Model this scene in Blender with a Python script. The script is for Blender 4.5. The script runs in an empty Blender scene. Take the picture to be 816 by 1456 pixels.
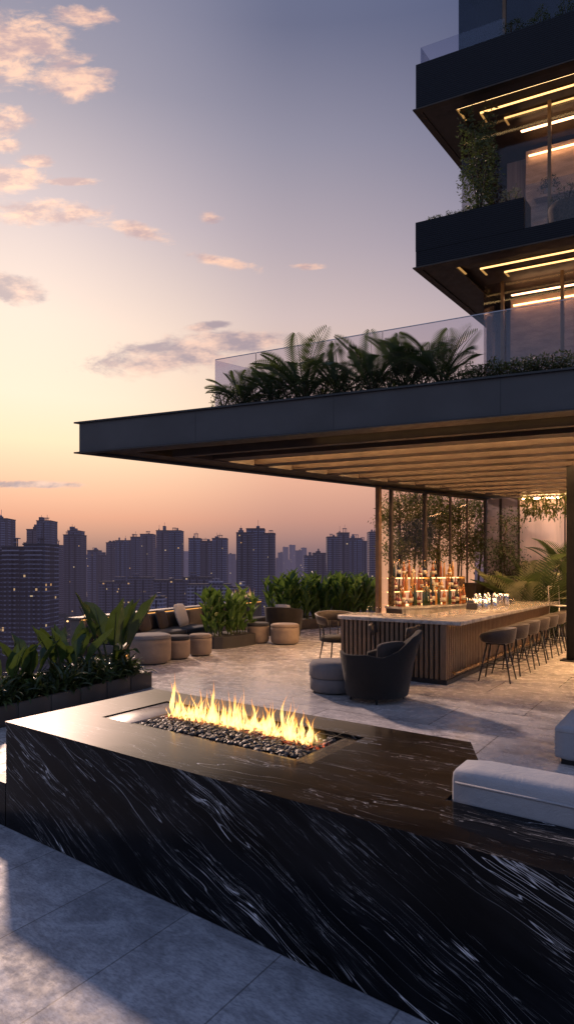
import bpy, bmesh, math, random
from mathutils import Vector, Matrix, noise as mnoise
random.seed(7)
scene = bpy.context.scene
COL = scene.collection
R = math.radians
F = 839.0           # focal length of the photo in its own pixels
HE = 2.0            # eye height above the terrace
HZ = 811.0          # image row of the horizon

def at(px, py, d):
    """point at depth d seen at photo pixel (px, py)"""
    return Vector(((px - 408) / F * d, d, HE - (py - HZ) / F * d))
def gp(px, py, z=0.0):
    """point on the level z seen at photo pixel"""
    d = F * (HE - z) / (py - HZ)
    return at(px, py, d)
def on_level(px, d, z):
    return Vector(((px - 408) / F * d, d, z))

# ------------------------------------------------------------------ mesh builder
class MB:
    def __init__(s):
        s.v, s.f, s.m = [], [], []
    def add(s, verts, faces, mat=0):
        o = len(s.v)
        s.v.extend([Vector(p) for p in verts])
        for f in faces:
            s.f.append([i + o for i in f]); s.m.append(mat)
        return s
    def box(s, x0, x1, y0, y1, z0, z1, mat=0):
        return s.add([(x0,y0,z0),(x1,y0,z0),(x1,y1,z0),(x0,y1,z0),(x0,y0,z1),(x1,y0,z1),(x1,y1,z1),(x0,y1,z1)],
                     [(0,3,2,1),(4,5,6,7),(0,1,5,4),(1,2,6,5),(2,3,7,6),(3,0,4,7)], mat)
    def obox(s, o, ax, ay, az, mat=0):
        o, ax, ay, az = Vector(o), Vector(ax), Vector(ay), Vector(az)
        p = [o, o+ax, o+ax+ay, o+ay]; p += [q + az for q in p]
        return s.add(p, [(0,3,2,1),(4,5,6,7),(0,1,5,4),(1,2,6,5),(2,3,7,6),(3,0,4,7)], mat)
    def prism(s, poly, z0, z1, mat=0):
        n = len(poly)
        v = [(p[0], p[1], z0) for p in poly] + [(p[0], p[1], z1) for p in poly]
        f = [tuple(range(n-1, -1, -1)), tuple(range(n, 2*n))] + [(i, (i+1) % n, n + (i+1) % n, n + i) for i in range(n)]
        return s.add(v, f, mat)
    def ring_tube(s, pts, rad, n=8, mat=0, cap=True, flat=1.0):
        pts = [Vector(p) for p in pts]
        if not hasattr(rad, '__len__'): rad = [rad] * len(pts)
        vs, fs = [], []
        up = Vector((0, 0, 1))
        for i, p in enumerate(pts):
            t = (pts[min(i+1, len(pts)-1)] - pts[max(i-1, 0)]).normalized()
            a = t.cross(up)
            if a.length < 1e-3: a = t.cross(Vector((0, 1, 0)))
            a.normalize(); b = a.cross(t).normalized()
            for k in range(n):
                an = 2 * math.pi * k / n
                vs.append(p + a * math.cos(an) * rad[i] + b * math.sin(an) * rad[i] * flat)
        for i in range(len(pts) - 1):
            for k in range(n):
                fs.append((i*n + k, i*n + (k+1) % n, (i+1)*n + (k+1) % n, (i+1)*n + k))
        if cap:
            fs.append(tuple(range(n))); fs.append(tuple(range((len(pts)-1)*n, len(pts)*n)))
        return s.add(vs, fs, mat)
    def lathe(s, prof, n=20, c=(0,0,0), mat=0, sx=1, sy=1):
        vs, fs = [], []
        for r, z in prof:
            for k in range(n):
                a = 2 * math.pi * k / n
                vs.append((c[0] + r*math.cos(a)*sx, c[1] + r*math.sin(a)*sy, c[2] + z))
        for i in range(len(prof) - 1):
            for k in range(n):
                fs.append((i*n + k, i*n + (k+1) % n, (i+1)*n + (k+1) % n, (i+1)*n + k))
        fs.append(tuple(range(n-1, -1, -1))); fs.append(tuple(range((len(prof)-1)*n, len(prof)*n)))
        return s.add(vs, fs, mat)
    def strip(s, A, B, mat=0):
        """ruled surface between two polylines"""
        n = len(A); v = list(A) + list(B)
        return s.add(v, [(i, i+1, n+i+1, n+i) for i in range(n-1)], mat)
    def xform(s, M):
        s.v = [M @ p for p in s.v]; return s
    def build(s, name, mats, parent=None, smooth=False, bevel=0, seg=2, world=False, recalc=True, angle=40):
        me = bpy.data.meshes.new(name)
        v = s.v
        if world and parent is not None:
            inv = (Matrix.Translation(parent.location) @ parent.rotation_euler.to_matrix().to_4x4() @ Matrix.Diagonal((*parent.scale, 1))).inverted()
            if parent.parent is not None:
                g = parent.parent
                inv = inv @ (Matrix.Translation(g.location) @ g.rotation_euler.to_matrix().to_4x4()).inverted()
            v = [inv @ p for p in v]
        me.from_pydata([tuple(p) for p in v], [], s.f)
        if not isinstance(mats, (list, tuple)): mats = [mats]
        for m in mats: me.materials.append(m)
        me.polygons.foreach_set('material_index', s.m)
        if recalc:
            bm = bmesh.new(); bm.from_mesh(me); bmesh.ops.recalc_face_normals(bm, faces=bm.faces); bm.to_mesh(me); bm.free()
        if smooth: me.polygons.foreach_set('use_smooth', [True] * len(me.polygons))
        o = bpy.data.objects.new(name, me); COL.objects.link(o)
        if parent is not None: o.parent = parent
        if bevel:
            b = o.modifiers.new('bevel', 'BEVEL'); b.width = bevel; b.segments = seg; b.limit_method = 'ANGLE'; b.angle_limit = R(angle)
            b.harden_normals = False
            me.polygons.foreach_set('use_smooth', [True] * len(me.polygons))
        return o

def tag(o, label=None, cat=None, group=None, kind=None):
    if label: o['label'] = label
    if cat: o['category'] = cat
    if group: o['group'] = group
    if kind: o['kind'] = kind
    return o
def thing(name, label, cat, loc=(0,0,0), rz=0.0, group=None, scale=None):
    o = bpy.data.objects.new(name, None); COL.objects.link(o)
    o.empty_display_size = 0.2
    o.location = loc; o.rotation_euler = (0, 0, rz)
    if scale is not None: o.scale = (scale,)*3 if not hasattr(scale, '__len__') else scale
    return tag(o, label, cat, group)
def kids(o): return [c for c in bpy.data.objects if c.parent == o]
def copy_tree(o, parent=None):
    c = o.copy(); COL.objects.link(c)
    if parent is not None: c.parent = parent
    for ch in kids(o): copy_tree(ch, c)
    return c
def place(o, loc, rz=0.0, scale=1.0, label=None, group=None):
    o.location = loc; o.rotation_euler = (0, 0, rz)
    o.scale = (scale,)*3 if not hasattr(scale, '__len__') else scale
    if label: o['label'] = label
    if group: o['group'] = group
    return o
class Stock:
    """first use moves the prototype itself, later uses copy it"""
    def __init__(s, protos): s.p = protos; s.used = [False]*len(protos)
    def put(s, k, loc, rz=0.0, scale=1.0, label=None, group=None):
        k %= len(s.p)
        o = s.p[k] if not s.used[k] else copy_tree(s.p[k])
        s.used[k] = True
        return place(o, loc, rz, scale, label, group)
    def tidy(s):
        for k, o in enumerate(s.p):
            if not s.used[k]:
                for c in kids(o):
                    for g in kids(c): bpy.data.objects.remove(g)
                    bpy.data.objects.remove(c)
                bpy.data.objects.remove(o)

ORD = ['first','second','third','fourth','fifth','sixth','seventh','eighth','ninth','tenth','eleventh','twelfth','thirteenth','fourteenth','fifteenth','sixteenth','seventeenth','eighteenth','nineteenth','twentieth']

# ------------------------------------------------------------------ node helpers
def newmat(name):
    m = bpy.data.materials.new(name); m.use_nodes = True
    nt = m.node_tree; nt.nodes.clear()
    out = nt.nodes.new('ShaderNodeOutputMaterial')
    return m, nt, out
class N:
    def __init__(s, nt): s.nt = nt
    def new(s, t, **kw):
        n = s.nt.nodes.new(t)
        for k, v in kw.items(): setattr(n, k, v)
        return n
    def link(s, a, b): s.nt.links.new(a, b)
    def put(s, sock, v):
        if isinstance(v, bpy.types.NodeSocket): s.link(v, sock)
        else: sock.default_value = v
    def math(s, op, a, b=0.0, c=None, clamp=False):
        n = s.new('ShaderNodeMath', operation=op); n.use_clamp = clamp
        s.put(n.inputs[0], a); s.put(n.inputs[1], b)
        if c is not None: s.put(n.inputs[2], c)
        return n.outputs[0]
    def vmath(s, op, a, b=(0,0,0)):
        n = s.new('ShaderNodeVectorMath', operation=op)
        s.put(n.inputs[0], a); s.put(n.inputs[1], b)
        return n.outputs['Value'] if op in ('LENGTH','DOT_PRODUCT') else n.outputs[0]
    def sep(s, v):
        n = s.new('ShaderNodeSeparateXYZ'); s.link(v, n.inputs[0]); return n.outputs
    def comb(s, x, y, z=0.0):
        n = s.new('ShaderNodeCombineXYZ')
        for i, q in enumerate((x, y, z)): s.put(n.inputs[i], q)
        return n.outputs[0]
    def mapping(s, v, loc=(0,0,0), rot=(0,0,0), scale=(1,1,1)):
        n = s.new('ShaderNodeMapping'); s.link(v, n.inputs[0])
        n.inputs[1].default_value = loc; n.inputs[2].default_value = rot; n.inputs[3].default_value = scale
        return n.outputs[0]
    def noise(s, v, scale=5, detail=4, rough=0.5, dist=0.0, out=0):
        n = s.new('ShaderNodeTexNoise'); s.link(v, n.inputs['Vector'])
        n.inputs['Scale'].default_value = scale; n.inputs['Detail'].default_value = detail
        n.inputs['Roughness'].default_value = rough; n.inputs['Distortion'].default_value = dist
        return n.outputs[out]
    def ramp(s, v, stops, interp='LINEAR'):
        n = s.new('ShaderNodeValToRGB'); n.color_ramp.interpolation = interp
        els = n.color_ramp.elements
        while len(els) < len(stops): els.new(0.5)
        for e, (p, c) in zip(els, stops):
            e.position = p; e.color = (*c, 1) if len(c) == 3 else c
        s.put(n.inputs[0], v); return n.outputs[0]
    def step(s, v, a, b, lo=0.0, hi=1.0, smooth=True):
        n = s.new('ShaderNodeMapRange'); n.interpolation_type = 'SMOOTHSTEP' if smooth else 'LINEAR'; n.clamp = True
        s.put(n.inputs[0], v); s.put(n.inputs[1], a); s.put(n.inputs[2], b); s.put(n.inputs[3], lo); s.put(n.inputs[4], hi)
        return n.outputs[0]
    def mix(s, f, a, b, mode='MIX'):
        n = s.new('ShaderNodeMix', data_type='RGBA', blend_type=mode)
        s.put(n.inputs[0], f)
        for sock, v in ((n.inputs[6], a), (n.inputs[7], b)):
            if not isinstance(v, bpy.types.NodeSocket) and len(v) == 3: v = (*v, 1)
            s.put(sock, v)
        return n.outputs[2]
    def obj(s): return s.new('ShaderNodeTexCoord').outputs['Object']
    def pos(s): return s.new('ShaderNodeNewGeometry').outputs['Position']
    def bump(s, h, strength=0.2, dist=0.01):
        n = s.new('ShaderNodeBump'); s.link(h, n.inputs['Height'])
        n.inputs['Strength'].default_value = strength; n.inputs['Distance'].default_value = dist
        return n.outputs[0]
    def bsdf(s, color, rough=0.5, metal=0.0, spec=0.5, normal=None, ior=None):
        n = s.new('ShaderNodeBsdfPrincipled')
        if not isinstance(color, bpy.types.NodeSocket) and len(color) == 3: color = (*color, 1)
        s.put(n.inputs['Base Color'], color); s.put(n.inputs['Roughness'], rough); s.put(n.inputs['Metallic'], metal)
        s.put(n.inputs['Specular IOR Level'], spec)
        if ior: n.inputs['IOR'].default_value = ior
        if normal is not None: s.link(normal, n.inputs['Normal'])
        return n.outputs[0]
    def mixsh(s, f, a, b):
        n = s.new('ShaderNodeMixShader'); s.put(n.inputs[0], f); s.link(a, n.inputs[1]); s.link(b, n.inputs[2]); return n.outputs[0]
    def emit(s, c, st):
        n = s.new('ShaderNodeEmission')
        if not isinstance(c, bpy.types.NodeSocket) and len(c) == 3: c = (*c, 1)
        s.put(n.inputs[0], c); s.put(n.inputs[1], st); return n.outputs[0]

def srgb(r, g, b):
    f = lambda c: (c/255/12.92 if c/255 <= .04045 else ((c/255 + .055)/1.055)**2.4)
    return (f(r), f(g), f(b))
# ------------------------------------------------------------------ materials
def plain(name, color, rough=0.5, metal=0.0, var=0.25, scale=8.0, bump=0.0, bscale=60.0, spec=0.5, stretch=(1,1,1)):
    m, nt, out = newmat(name); n = N(nt)
    co = n.mapping(n.obj(), scale=stretch)
    a = n.noise(co, scale, 5, 0.6)
    c = n.mix(n.step(a, .3, .7), tuple(x*(1-var) for x in color), tuple(min(1, x*(1+var)) for x in color))
    nrm = n.bump(n.noise(co, bscale, 3), bump, 0.004) if bump else None
    rr = n.step(n.noise(co, scale*1.7, 3), .2, .8, max(.02, rough-.08), min(1, rough+.08))
    n.link(n.bsdf(c, rr, metal, spec, nrm), out.inputs[0]); return m
def emissive(name, color, st, sample=True):
    m, nt, out = newmat(name); n = N(nt)
    n.link(n.emit(color, st), out.inputs[0])
    if not sample: m.cycles.emission_sampling = 'NONE'
    return m
def fabric(name, color, var=.2, weave=220.0, rough=.9):
    m, nt, out = newmat(name); n = N(nt); co = n.obj()
    a = n.noise(co, 3.0, 4, .6); w = n.noise(n.mapping(co, scale=(1,1,1.6)), weave, 2, .6)
    f = n.math('ADD', n.math('MULTIPLY', a, .6), n.math('MULTIPLY', w, .5))
    c = n.mix(n.step(f, .3, .8), tuple(x*(1-var) for x in color), tuple(x*(1+var) for x in color))
    h = n.math('ADD', n.math('MULTIPLY', w, .5), n.math('MULTIPLY', n.noise(co, 7, 4, .6, .6), 3.0))
    b = n.new('ShaderNodeBsdfPrincipled'); n.link(c, b.inputs['Base Color']); b.inputs['Roughness'].default_value = rough
    b.inputs['Sheen Weight'].default_value = .10; b.inputs['Specular IOR Level'].default_value = .25
    n.link(n.bump(h, .45, .009), b.inputs['Normal']); n.link(b.outputs[0], out.inputs[0]); return m
def glass(name, tint=(.85,.86,.9), refl=1.0, rough=0.02, alpha=0.0, film=(.3,.3,.35)):
    m, nt, out = newmat(name); n = N(nt)
    ge = n.new('ShaderNodeNewGeometry')
    cs = n.math('ABSOLUTE', n.vmath('DOT_PRODUCT', ge.outputs['Normal'], ge.outputs['Incoming']))
    fres = n.math('ADD', .035, n.math('MULTIPLY', .96, n.math('POWER', n.math('SUBTRACT', 1.0, cs, clamp=True), 5.0)))
    tr = n.new('ShaderNodeBsdfTransparent'); tr.inputs[0].default_value = (*tint, 1)
    gl = n.new('ShaderNodeBsdfGlossy'); gl.inputs['Roughness'].default_value = rough; gl.inputs[0].default_value = (.9,.92,.95,1)
    base = tr.outputs[0]
    if alpha:
        d = n.bsdf(film, .6); k = n.step(n.noise(n.obj(), 1.4, 4), .3, .7, alpha*.7, alpha*1.3)
        base = n.mixsh(k, tr.outputs[0], d)
    n.link(n.mixsh(n.math('MULTIPLY', fres, refl), base, gl.outputs[0]), out.inputs[0]); return m

def veins(n, p, q, layers, mk0=.50):
    """thin broken streaks running along p; layers = (length freq, width freq, threshold, mask freq, gain, seed)"""
    tot = None
    for (fp, fq, th, mf, gain, sd, sharp) in layers:
        w = n.noise(n.comb(n.math('MULTIPLY', p, fp*.7), n.math('MULTIPLY', q, fq*.22), sd+3.3), 1, 3, .55)
        q2 = n.math('ADD', q, n.math('MULTIPLY', n.math('SUBTRACT', w, .5), 1.6/fq*1.1))
        v = n.comb(n.math('MULTIPLY', p, fp), n.math('MULTIPLY', q2, fq), sd)
        a = n.noise(v, 1, 3.0, .55)
        rid = n.math('SUBTRACT', 1.0, n.math('MULTIPLY', n.math('ABSOLUTE', n.math('SUBTRACT', a, .5)), sharp))
        line = n.step(rid, th, 1.0)
        mk = n.noise(n.comb(n.math('MULTIPLY', p, mf*.42), n.math('MULTIPLY', q2, mf*2.2), sd+11), 1, 3, .6)
        line = n.math('MULTIPLY', n.math('MULTIPLY', line, n.step(mk, mk0, mk0+.18)), gain)
        tot = line if tot is None else n.math('MAXIMUM', tot, line)
    return tot
def black_marble(name, kind):
    m, nt, out = newmat(name); n = N(nt)
    x, y, z = n.sep(n.obj())
    if kind == 'side':
        u, v, ang = n.math('ADD', x, n.math('MULTIPLY', y, .8)), z, R(-26)
    else:
        u, v, ang = x, y, R(3)
    ca, sa = math.cos(ang), math.sin(ang)
    p = n.math('ADD', n.math('MULTIPLY', u, ca), n.math('MULTIPLY', v, sa))
    q = n.math('SUBTRACT', n.math('MULTIPLY', v, ca), n.math('MULTIPLY', u, sa))
    # the bed of the stone wanders slowly
    bend = n.noise(n.comb(u, v, 0.0), .9, 2, .5)
    q = n.math('ADD', q, n.math('MULTIPLY', n.math('SUBTRACT', bend, .5), .30))
    L = [(.65, 13, .93, 1.6, 1.0, 1.0, 9), (1.0, 28, .92, 2.8, .8, 5.0, 9), (1.8, 52, .89, 4.4, .42, 9.0, 8), (.4, 6.0, .96, 1.0, 1.0, 14.0, 9)]
    if kind == 'top':
        L = [(.8, 8, .945, 1.6, 1.0, 2.0, 10), (1.3, 15, .945, 2.6, .8, 6.0, 10), (2.2, 28, .94, 3.6, .45, 10.0, 9)]
    t = veins(n, p, q, L, .50)
    cloud = n.noise(n.comb(n.math('MULTIPLY', p, 1.1), n.math('MULTIPLY', q, 4.0), 3), 1.4, 5, .6)
    base = n.mix(n.step(cloud, .35, .75), (.003,.0033,.0045), (.011,.012,.015))
    c = n.mix(t, base, (.66,.69,.74))
    rough = n.step(t, 0, 1, .07, .22)
    if kind == 'top':   # rougher, stronger sheen put in towards the left end to brighten it
        hone = n.step(n.math('ADD', x, n.math('MULTIPLY', n.math('SUBTRACT', cloud, .5), .9)), 2.5, .2)
        addr, spl = n.math('ADD', .11, n.math('MULTIPLY', hone, .17)), n.math('ADD', .12, n.math('MULTIPLY', hone, .93))
    else: addr, spl = .16, .22
    b = n.bsdf(c, n.math('ADD', rough, addr), 0, spl, None, 1.30 if kind == 'top' else 1.35)
    b.node.inputs['Specular Tint'].default_value = (1.0, .86, .98, 1) if kind == 'top' else (.85, .93, 1, 1)
    if kind == 'top':
        n.link(n.math('ADD', .08, n.math('MULTIPLY', hone, .27)), b.node.inputs['Coat Weight']); b.node.inputs['Coat Roughness'].default_value = .06; b.node.inputs['Coat IOR'].default_value = 1.6
    n.link(b, out.inputs[0]); return m

def tile_floor(name, w, h, c1, c2, mortar, vein, veincol, rough, rot=0.0, bump=.1, vs=1.0, msize=.006, blot=.58):
    m, nt, out = newmat(name); n = N(nt); co = n.mapping(n.obj(), rot=(0,0,rot))
    br = n.new('ShaderNodeTexBrick'); n.link(co, br.inputs['Vector'])
    br.offset = .37; br.inputs['Color1'].default_value = (*c1,1); br.inputs['Color2'].default_value = (*c2,1); br.inputs['Mortar'].default_value = (*mortar,1)
    br.inputs['Scale'].default_value = 1; br.inputs['Mortar Size'].default_value = msize; br.inputs['Mortar Smooth'].default_value = .25
    br.inputs['Brick Width'].default_value = w; br.inputs['Row Height'].default_value = h; br.inputs['Bias'].default_value = 0
    c = br.outputs['Color']
    big = n.noise(n.mapping(co, scale=(1,1.9,1), rot=(0,0,R(-20))), 1.5*vs, 8, .70, .8)
    fine = n.noise(n.mapping(co, scale=(1,2.6,1), rot=(0,0,R(14))), 12*vs, 8, .74)
    c = n.mix(n.step(big, .36, .64), c, (blot,blot,blot*1.02), 'MULTIPLY') 
    c = n.mix(n.step(fine, .40, .66, 0, .75), c, (.50,.50,.53), 'MULTIPLY')
    if vein:
        x, y, z = n.sep(co)
        w_ = n.noise(co, 1.1*vs, 5, .62, out=1)
        v2 = n.vmath('ADD', n.mapping(co, scale=(1.0, 2.6, 1), rot=(0,0,R(20))), n.mapping(w_, scale=(1.5,1.5,1.5)))
        a = n.noise(v2, 1.2*vs, 4, .6)
        rid = n.math('SUBTRACT', 1, n.math('MULTIPLY', n.math('ABSOLUTE', n.math('SUBTRACT', a, .5)), 11))
        mk = n.step(n.noise(co, .9*vs, 3), .42, .66)
        t = n.math('MULTIPLY', n.math('MULTIPLY', n.step(rid, .2, 1), mk), vein)
        sm = n.math('MULTIPLY', n.step(n.noise(v2, .8*vs, 6, .7), .5, .78), vein*.75)
        c = n.mix(n.math('MAXIMUM', t, sm), c, veincol)
    hgt = n.math('ADD', n.math('MULTIPLY', fine, .5), n.math('MULTIPLY', br.outputs['Fac'], -1.2))
    rr = n.step(n.noise(co, 5*vs, 5, .7), .3, .75, rough-.1, rough+.14)
    n.link(n.bsdf(c, rr, 0, .5, n.bump(hgt, bump, .006)), out.inputs[0]); return m

def leafmat(name, col, col2, trans=.25, rough=.42, tip=None):
    m, nt, out = newmat(name); n = N(nt)
    oi = n.new('ShaderNodeObjectInfo').outputs['Random']
    a = n.noise(n.obj(), 7, 4, .6)
    f = n.math('ADD', n.math('MULTIPLY', a, .8), n.math('MULTIPLY', oi, .3))
    c = n.mix(n.step(f, .3, .85), col, col2)
    b = n.bsdf(c, rough, 0, .45)
    t = n.new('ShaderNodeBsdfTranslucent'); n.link(n.mix(.35, c, (.25,.35,.05)), t.inputs[0])
    n.link(n.mixsh(trans, b, t.outputs[0]), out.inputs[0]); return m

HAZE = srgb(99, 88, 108)  # haze painted into the city materials as emitted colour
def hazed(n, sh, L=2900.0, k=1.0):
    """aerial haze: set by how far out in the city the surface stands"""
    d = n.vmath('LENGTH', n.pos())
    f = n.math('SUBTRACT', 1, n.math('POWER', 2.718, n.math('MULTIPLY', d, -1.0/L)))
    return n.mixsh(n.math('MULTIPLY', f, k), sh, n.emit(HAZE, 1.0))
def facade(name, base, band, bay, floor, dark=.35, lit=.03, seed=0.0, ribs=True, litst=1.2):
    m, nt, out = newmat(name); n = N(nt)
    x, y, z = n.sep(n.obj())
    oi = n.new('ShaderNodeObjectInfo').outputs['Random']
    u = n.math('ADD', n.math('DIVIDE', n.math('ADD', x, y), bay), n.math('MULTIPLY', oi, 17.0)); v = n.math('DIVIDE', z, floor)
    fu, fv = n.math('FRACT', u), n.math('FRACT', v)
    iu, iv = n.math('FLOOR', u), n.math('FLOOR', v)
    wu = n.math('MULTIPLY', n.math('GREATER_THAN', fu, .22), n.math('LESS_THAN', fu, .80))
    wv = n.math('MULTIPLY', n.math('GREATER_THAN', fv, .30), n.math('LESS_THAN', fv, .82))
    win = n.math('MULTIPLY', wu, wv)
    nz = n.new('ShaderNodeNewGeometry').outputs['Normal']
    side = n.math('LESS_THAN', n.math('ABSOLUTE', n.sep(nz)[2]), .5)
    win = n.math('MULTIPLY', win, side)
    wn = n.new('ShaderNodeTexWhiteNoise'); n.link(n.comb(iu, iv, n.math('ADD', seed, n.math('MULTIPLY', oi, 31.0))), wn.inputs[0])
    r = wn.outputs[0]
    base = tuple(q*1.6 for q in base); band = tuple(q*2.3 for q in band); dark = dark*.5
    col = n.mix(n.math('LESS_THAN', fv, .22), base, band)
    if ribs:
        rib = n.new('ShaderNodeTexWhiteNoise'); n.link(n.comb(n.math('FLOOR', n.math('DIVIDE', u, 2.0)), oi, seed), rib.inputs[0])
        col = n.mix(n.math('MULTIPLY', rib.outputs[0], .9), col, tuple(q*.30 for q in base))
    col = n.mix(win, col, n.mix(r, tuple(q*dark*.5 for q in base), tuple(q*dark*1.6 for q in base)))
    sh = n.bsdf(col, .7, 0, .2)
    on = n.math('MULTIPLY', n.math('GREATER_THAN', r, 1-lit), win)
    wc = n.mix(n.math('FRACT', n.math('MULTIPLY', r, 911.0)), srgb(255,190,120), srgb(255,226,180))
    sh = n.mixsh(on, sh, n.emit(wc, litst))
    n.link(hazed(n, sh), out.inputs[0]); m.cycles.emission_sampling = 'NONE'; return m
def hazemat(name, c1, c2, scale, L=3600.0):
    m, nt, out = newmat(name); n = N(nt)
    c = n.mix(n.step(n.noise(n.pos(), scale, 4, .65), .35, .7), c1, c2)
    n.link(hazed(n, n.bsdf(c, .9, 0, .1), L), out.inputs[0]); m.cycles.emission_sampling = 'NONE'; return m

M = {}
M['marble_side'] = black_marble('black_marble_side', 'side')
M['marble_top'] = black_marble('black_marble_top', 'top')
M['floor'] = tile_floor('pale_marble_floor', 2.4, 1.2, (.70,.65,.62), (.63,.59,.57), (.18,.17,.165), .72, (.11,.11,.13), .24, bump=.04, msize=.008, blot=.78)
M['slate'] = tile_floor('grey_stone_tiles', .66, 1.30, (.48,.505,.56), (.39,.42,.475), (.20,.21,.235), .30, (.13,.145,.18), .62, bump=.25, vs=2.2, msize=.005)
M['black_metal'] = plain('black_metal', (.012,.012,.014), .38, .0, .2)
M['slate_metal'] = plain('slate_metal_panel', (.058,.059,.064), .48, 0, .10, 1.2, .04, 30, spec=.35)
M['bronze'] = plain('bronze_metal', (.16,.095,.055), .34, .7, .15, 3)
M['bronze_dark'] = plain('dark_bronze_metal', (.05,.035,.024), .4, .4, .2, 3)
M['column_black'] = plain('column_black_paint', (.006,.006,.007), .6, 0, .2, spec=.15)
M['wood_slat'] = plain('ceiling_slat_wood', (.027,.0165,.0105), .42, 0, .3, 4, .1, 60, stretch=(1,1,6))
M['ceiling'] = plain('dark_ceiling', (.05,.034,.025), .5, 0, .2, 3)
M['bar_slat'] = plain('bar_slat_wood', (.15,.095,.06), .42, 0, .25, 5, .1, 50, stretch=(8,8,1))
M['bar_gap'] = plain('bar_dark_backing', (.010,.008,.007), .6)
M['stone_top'] = tile_floor('veined_stone_top', 30, 30, (.46,.42,.38), (.46,.42,.38), (.4,.4,.4), .6, (.16,.12,.10), .16, bump=.0, vs=1.6)
M['stool_leather'] = fabric('dark_brown_leather', (.042,.032,.028), .2, 90, .55)
M['chair_fabric'] = fabric('charcoal_fabric', (.016,.013,.012), .25)
M['grey_fabric'] = fabric('grey_fabric', (.15,.14,.145), .15)
M['taupe_fabric'] = fabric('taupe_woven_fabric', (.20,.155,.125), .25, 120)
M['sofa_fabric'] = fabric('pale_grey_fabric', (.33,.34,.37), .08)
M['brown_fabric'] = fabric('dark_brown_fabric', (.045,.034,.030), .2)
M['white_fabric'] = fabric('off_white_fabric', (.50,.46,.44), .15)
M['navy_fabric'] = fabric('dark_navy_fabric', (.022,.024,.032), .2)
M['parapet'] = plain('parapet_stone', (.10,.085,.08), .6, 0, .25, 3, .2, 40)
M['planter'] = plain('planter_wood_panels', (.055,.045,.04), .5, 0, .35, 1.4, .1, 50, stretch=(1,1,.2))
M['planter_dark'] = plain('planter_dark_panel', (.030,.028,.030), .55, 0, .3, 1.4, .1, 50)
M['soil'] = plain('soil', (.015,.011,.008), .95, 0, .4, 20, .4, 40)
M['leaf_banana'] = leafmat('banana_leaf', (.012,.034,.010), (.045,.088,.022), .22)
M['leaf_low'] = leafmat('undergrowth_leaf', (.014,.026,.008), (.085,.11,.035), .15, .35)
M['leaf_canna'] = leafmat('canna_leaf', (.025,.070,.014), (.10,.18,.04), .35)
M['leaf_palm'] = leafmat('palm_leaf', (.012,.028,.012), (.042,.075,.030), .25)
M['leaf_shrub'] = leafmat('shrub_leaf', (.010,.022,.008), (.045,.065,.020), .2)
M['leaf_tree'] = leafmat('tree_leaf', (.030,.034,.010), (.13,.115,.035), .45)
M['leaf_pale'] = leafmat('pale_leaf', (.10,.11,.06), (.30,.29,.20), .3)
M['stem'] = plain('plant_stem', (.045,.060,.018), .5, 0, .3)
M['bark'] = plain('bark', (.055,.038,.026), .85, 0, .4, 14, .5, 40)
M['glass_rail'] = glass('railing_glass', (.83,.82,.87), 1.3, .0)
M['glass_bar'] = glass('bar_room_glass', (.95,.91,.87), .35, .0)
M['glass_tower'] = glass('tower_glass', (.84,.82,.82), .7, .0)
M['glass_dark'] = glass('dark_window_glass', (.30,.33,.45), 1.4, .03, .25, (.03,.04,.08))
M['glass_clear'] = glass('clear_glass', (.90,.90,.90), .7)
M['chrome'] = plain('polished_steel', (.62,.60,.58), .16, 1.0, .05)
M['brass'] = plain('brass', (.50,.32,.14), .25, 1.0, .1)
M['led'] = emissive('warm_led', srgb(255,208,140), 5.0)
M['led_soft'] = emissive('soft_warm_led', srgb(255,176,92), 1.5)
M['led_added_slot'] = emissive('added_slot_led', srgb(255,194,130), 56.0)
M['led_dim'] = emissive('dim_led', srgb(255,196,122), 2.6)
M['led_wall'] = emissive('wall_wash_led', srgb(255,190,130), 9.0)
M['led_added'] = emissive('added_led', srgb(255,194,132), 34.0)
M['slat_under'] = plain('slat_underside', (.055,.036,.025), .4, 0, .2, 3)
M['led_bar'] = emissive('bar_shelf_led', srgb(255,190,118), 6.0)
M['plaster'] = plain('warm_plaster', (.46,.35,.28), .7, 0, .10, 1.6, .05, 40)
M['plaster_back'] = plain('garden_wall_plaster', (.50,.38,.28), .7, 0, .12, 1.0, .05, 40, stretch=(3,3,.3))
M['curtain'] = plain('pale_curtain', (.40,.34,.33), .85, 0, .15, 3, 0, stretch=(10,10,.1))
M['interior'] = plain('interior_stone_wall', (.62,.47,.37), .6, 0, .22, 2.2, .1, 14, stretch=(1,1,4))
M['cabinet'] = plain('dark_cabinet', (.03,.022,.018), .4)
M['ceramic'] = plain('glazed_ceramic', (.10,.085,.075), .3)
M['woven'] = plain('woven_wicker', (.065,.045,.032), .8, 0, .5, 30, .6, 50)
for nm, c in (('amber',(.30,.09,.015)),('dark',(.012,.010,.008)),('green',(.025,.04,.012)),('cream',(.55,.48,.36)),('honey',(.45,.22,.05)),('red',(.14,.02,.012))):
    M['bottle_'+nm] = plain('bottle_'+nm, c, .12, 0, .1, spec=.8)
M['label_paper'] = plain('bottle_label', (.55,.48,.36), .7)
M['edge_glass'] = plain('frosted_glass_edge', (.55,.56,.62), .3)
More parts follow.
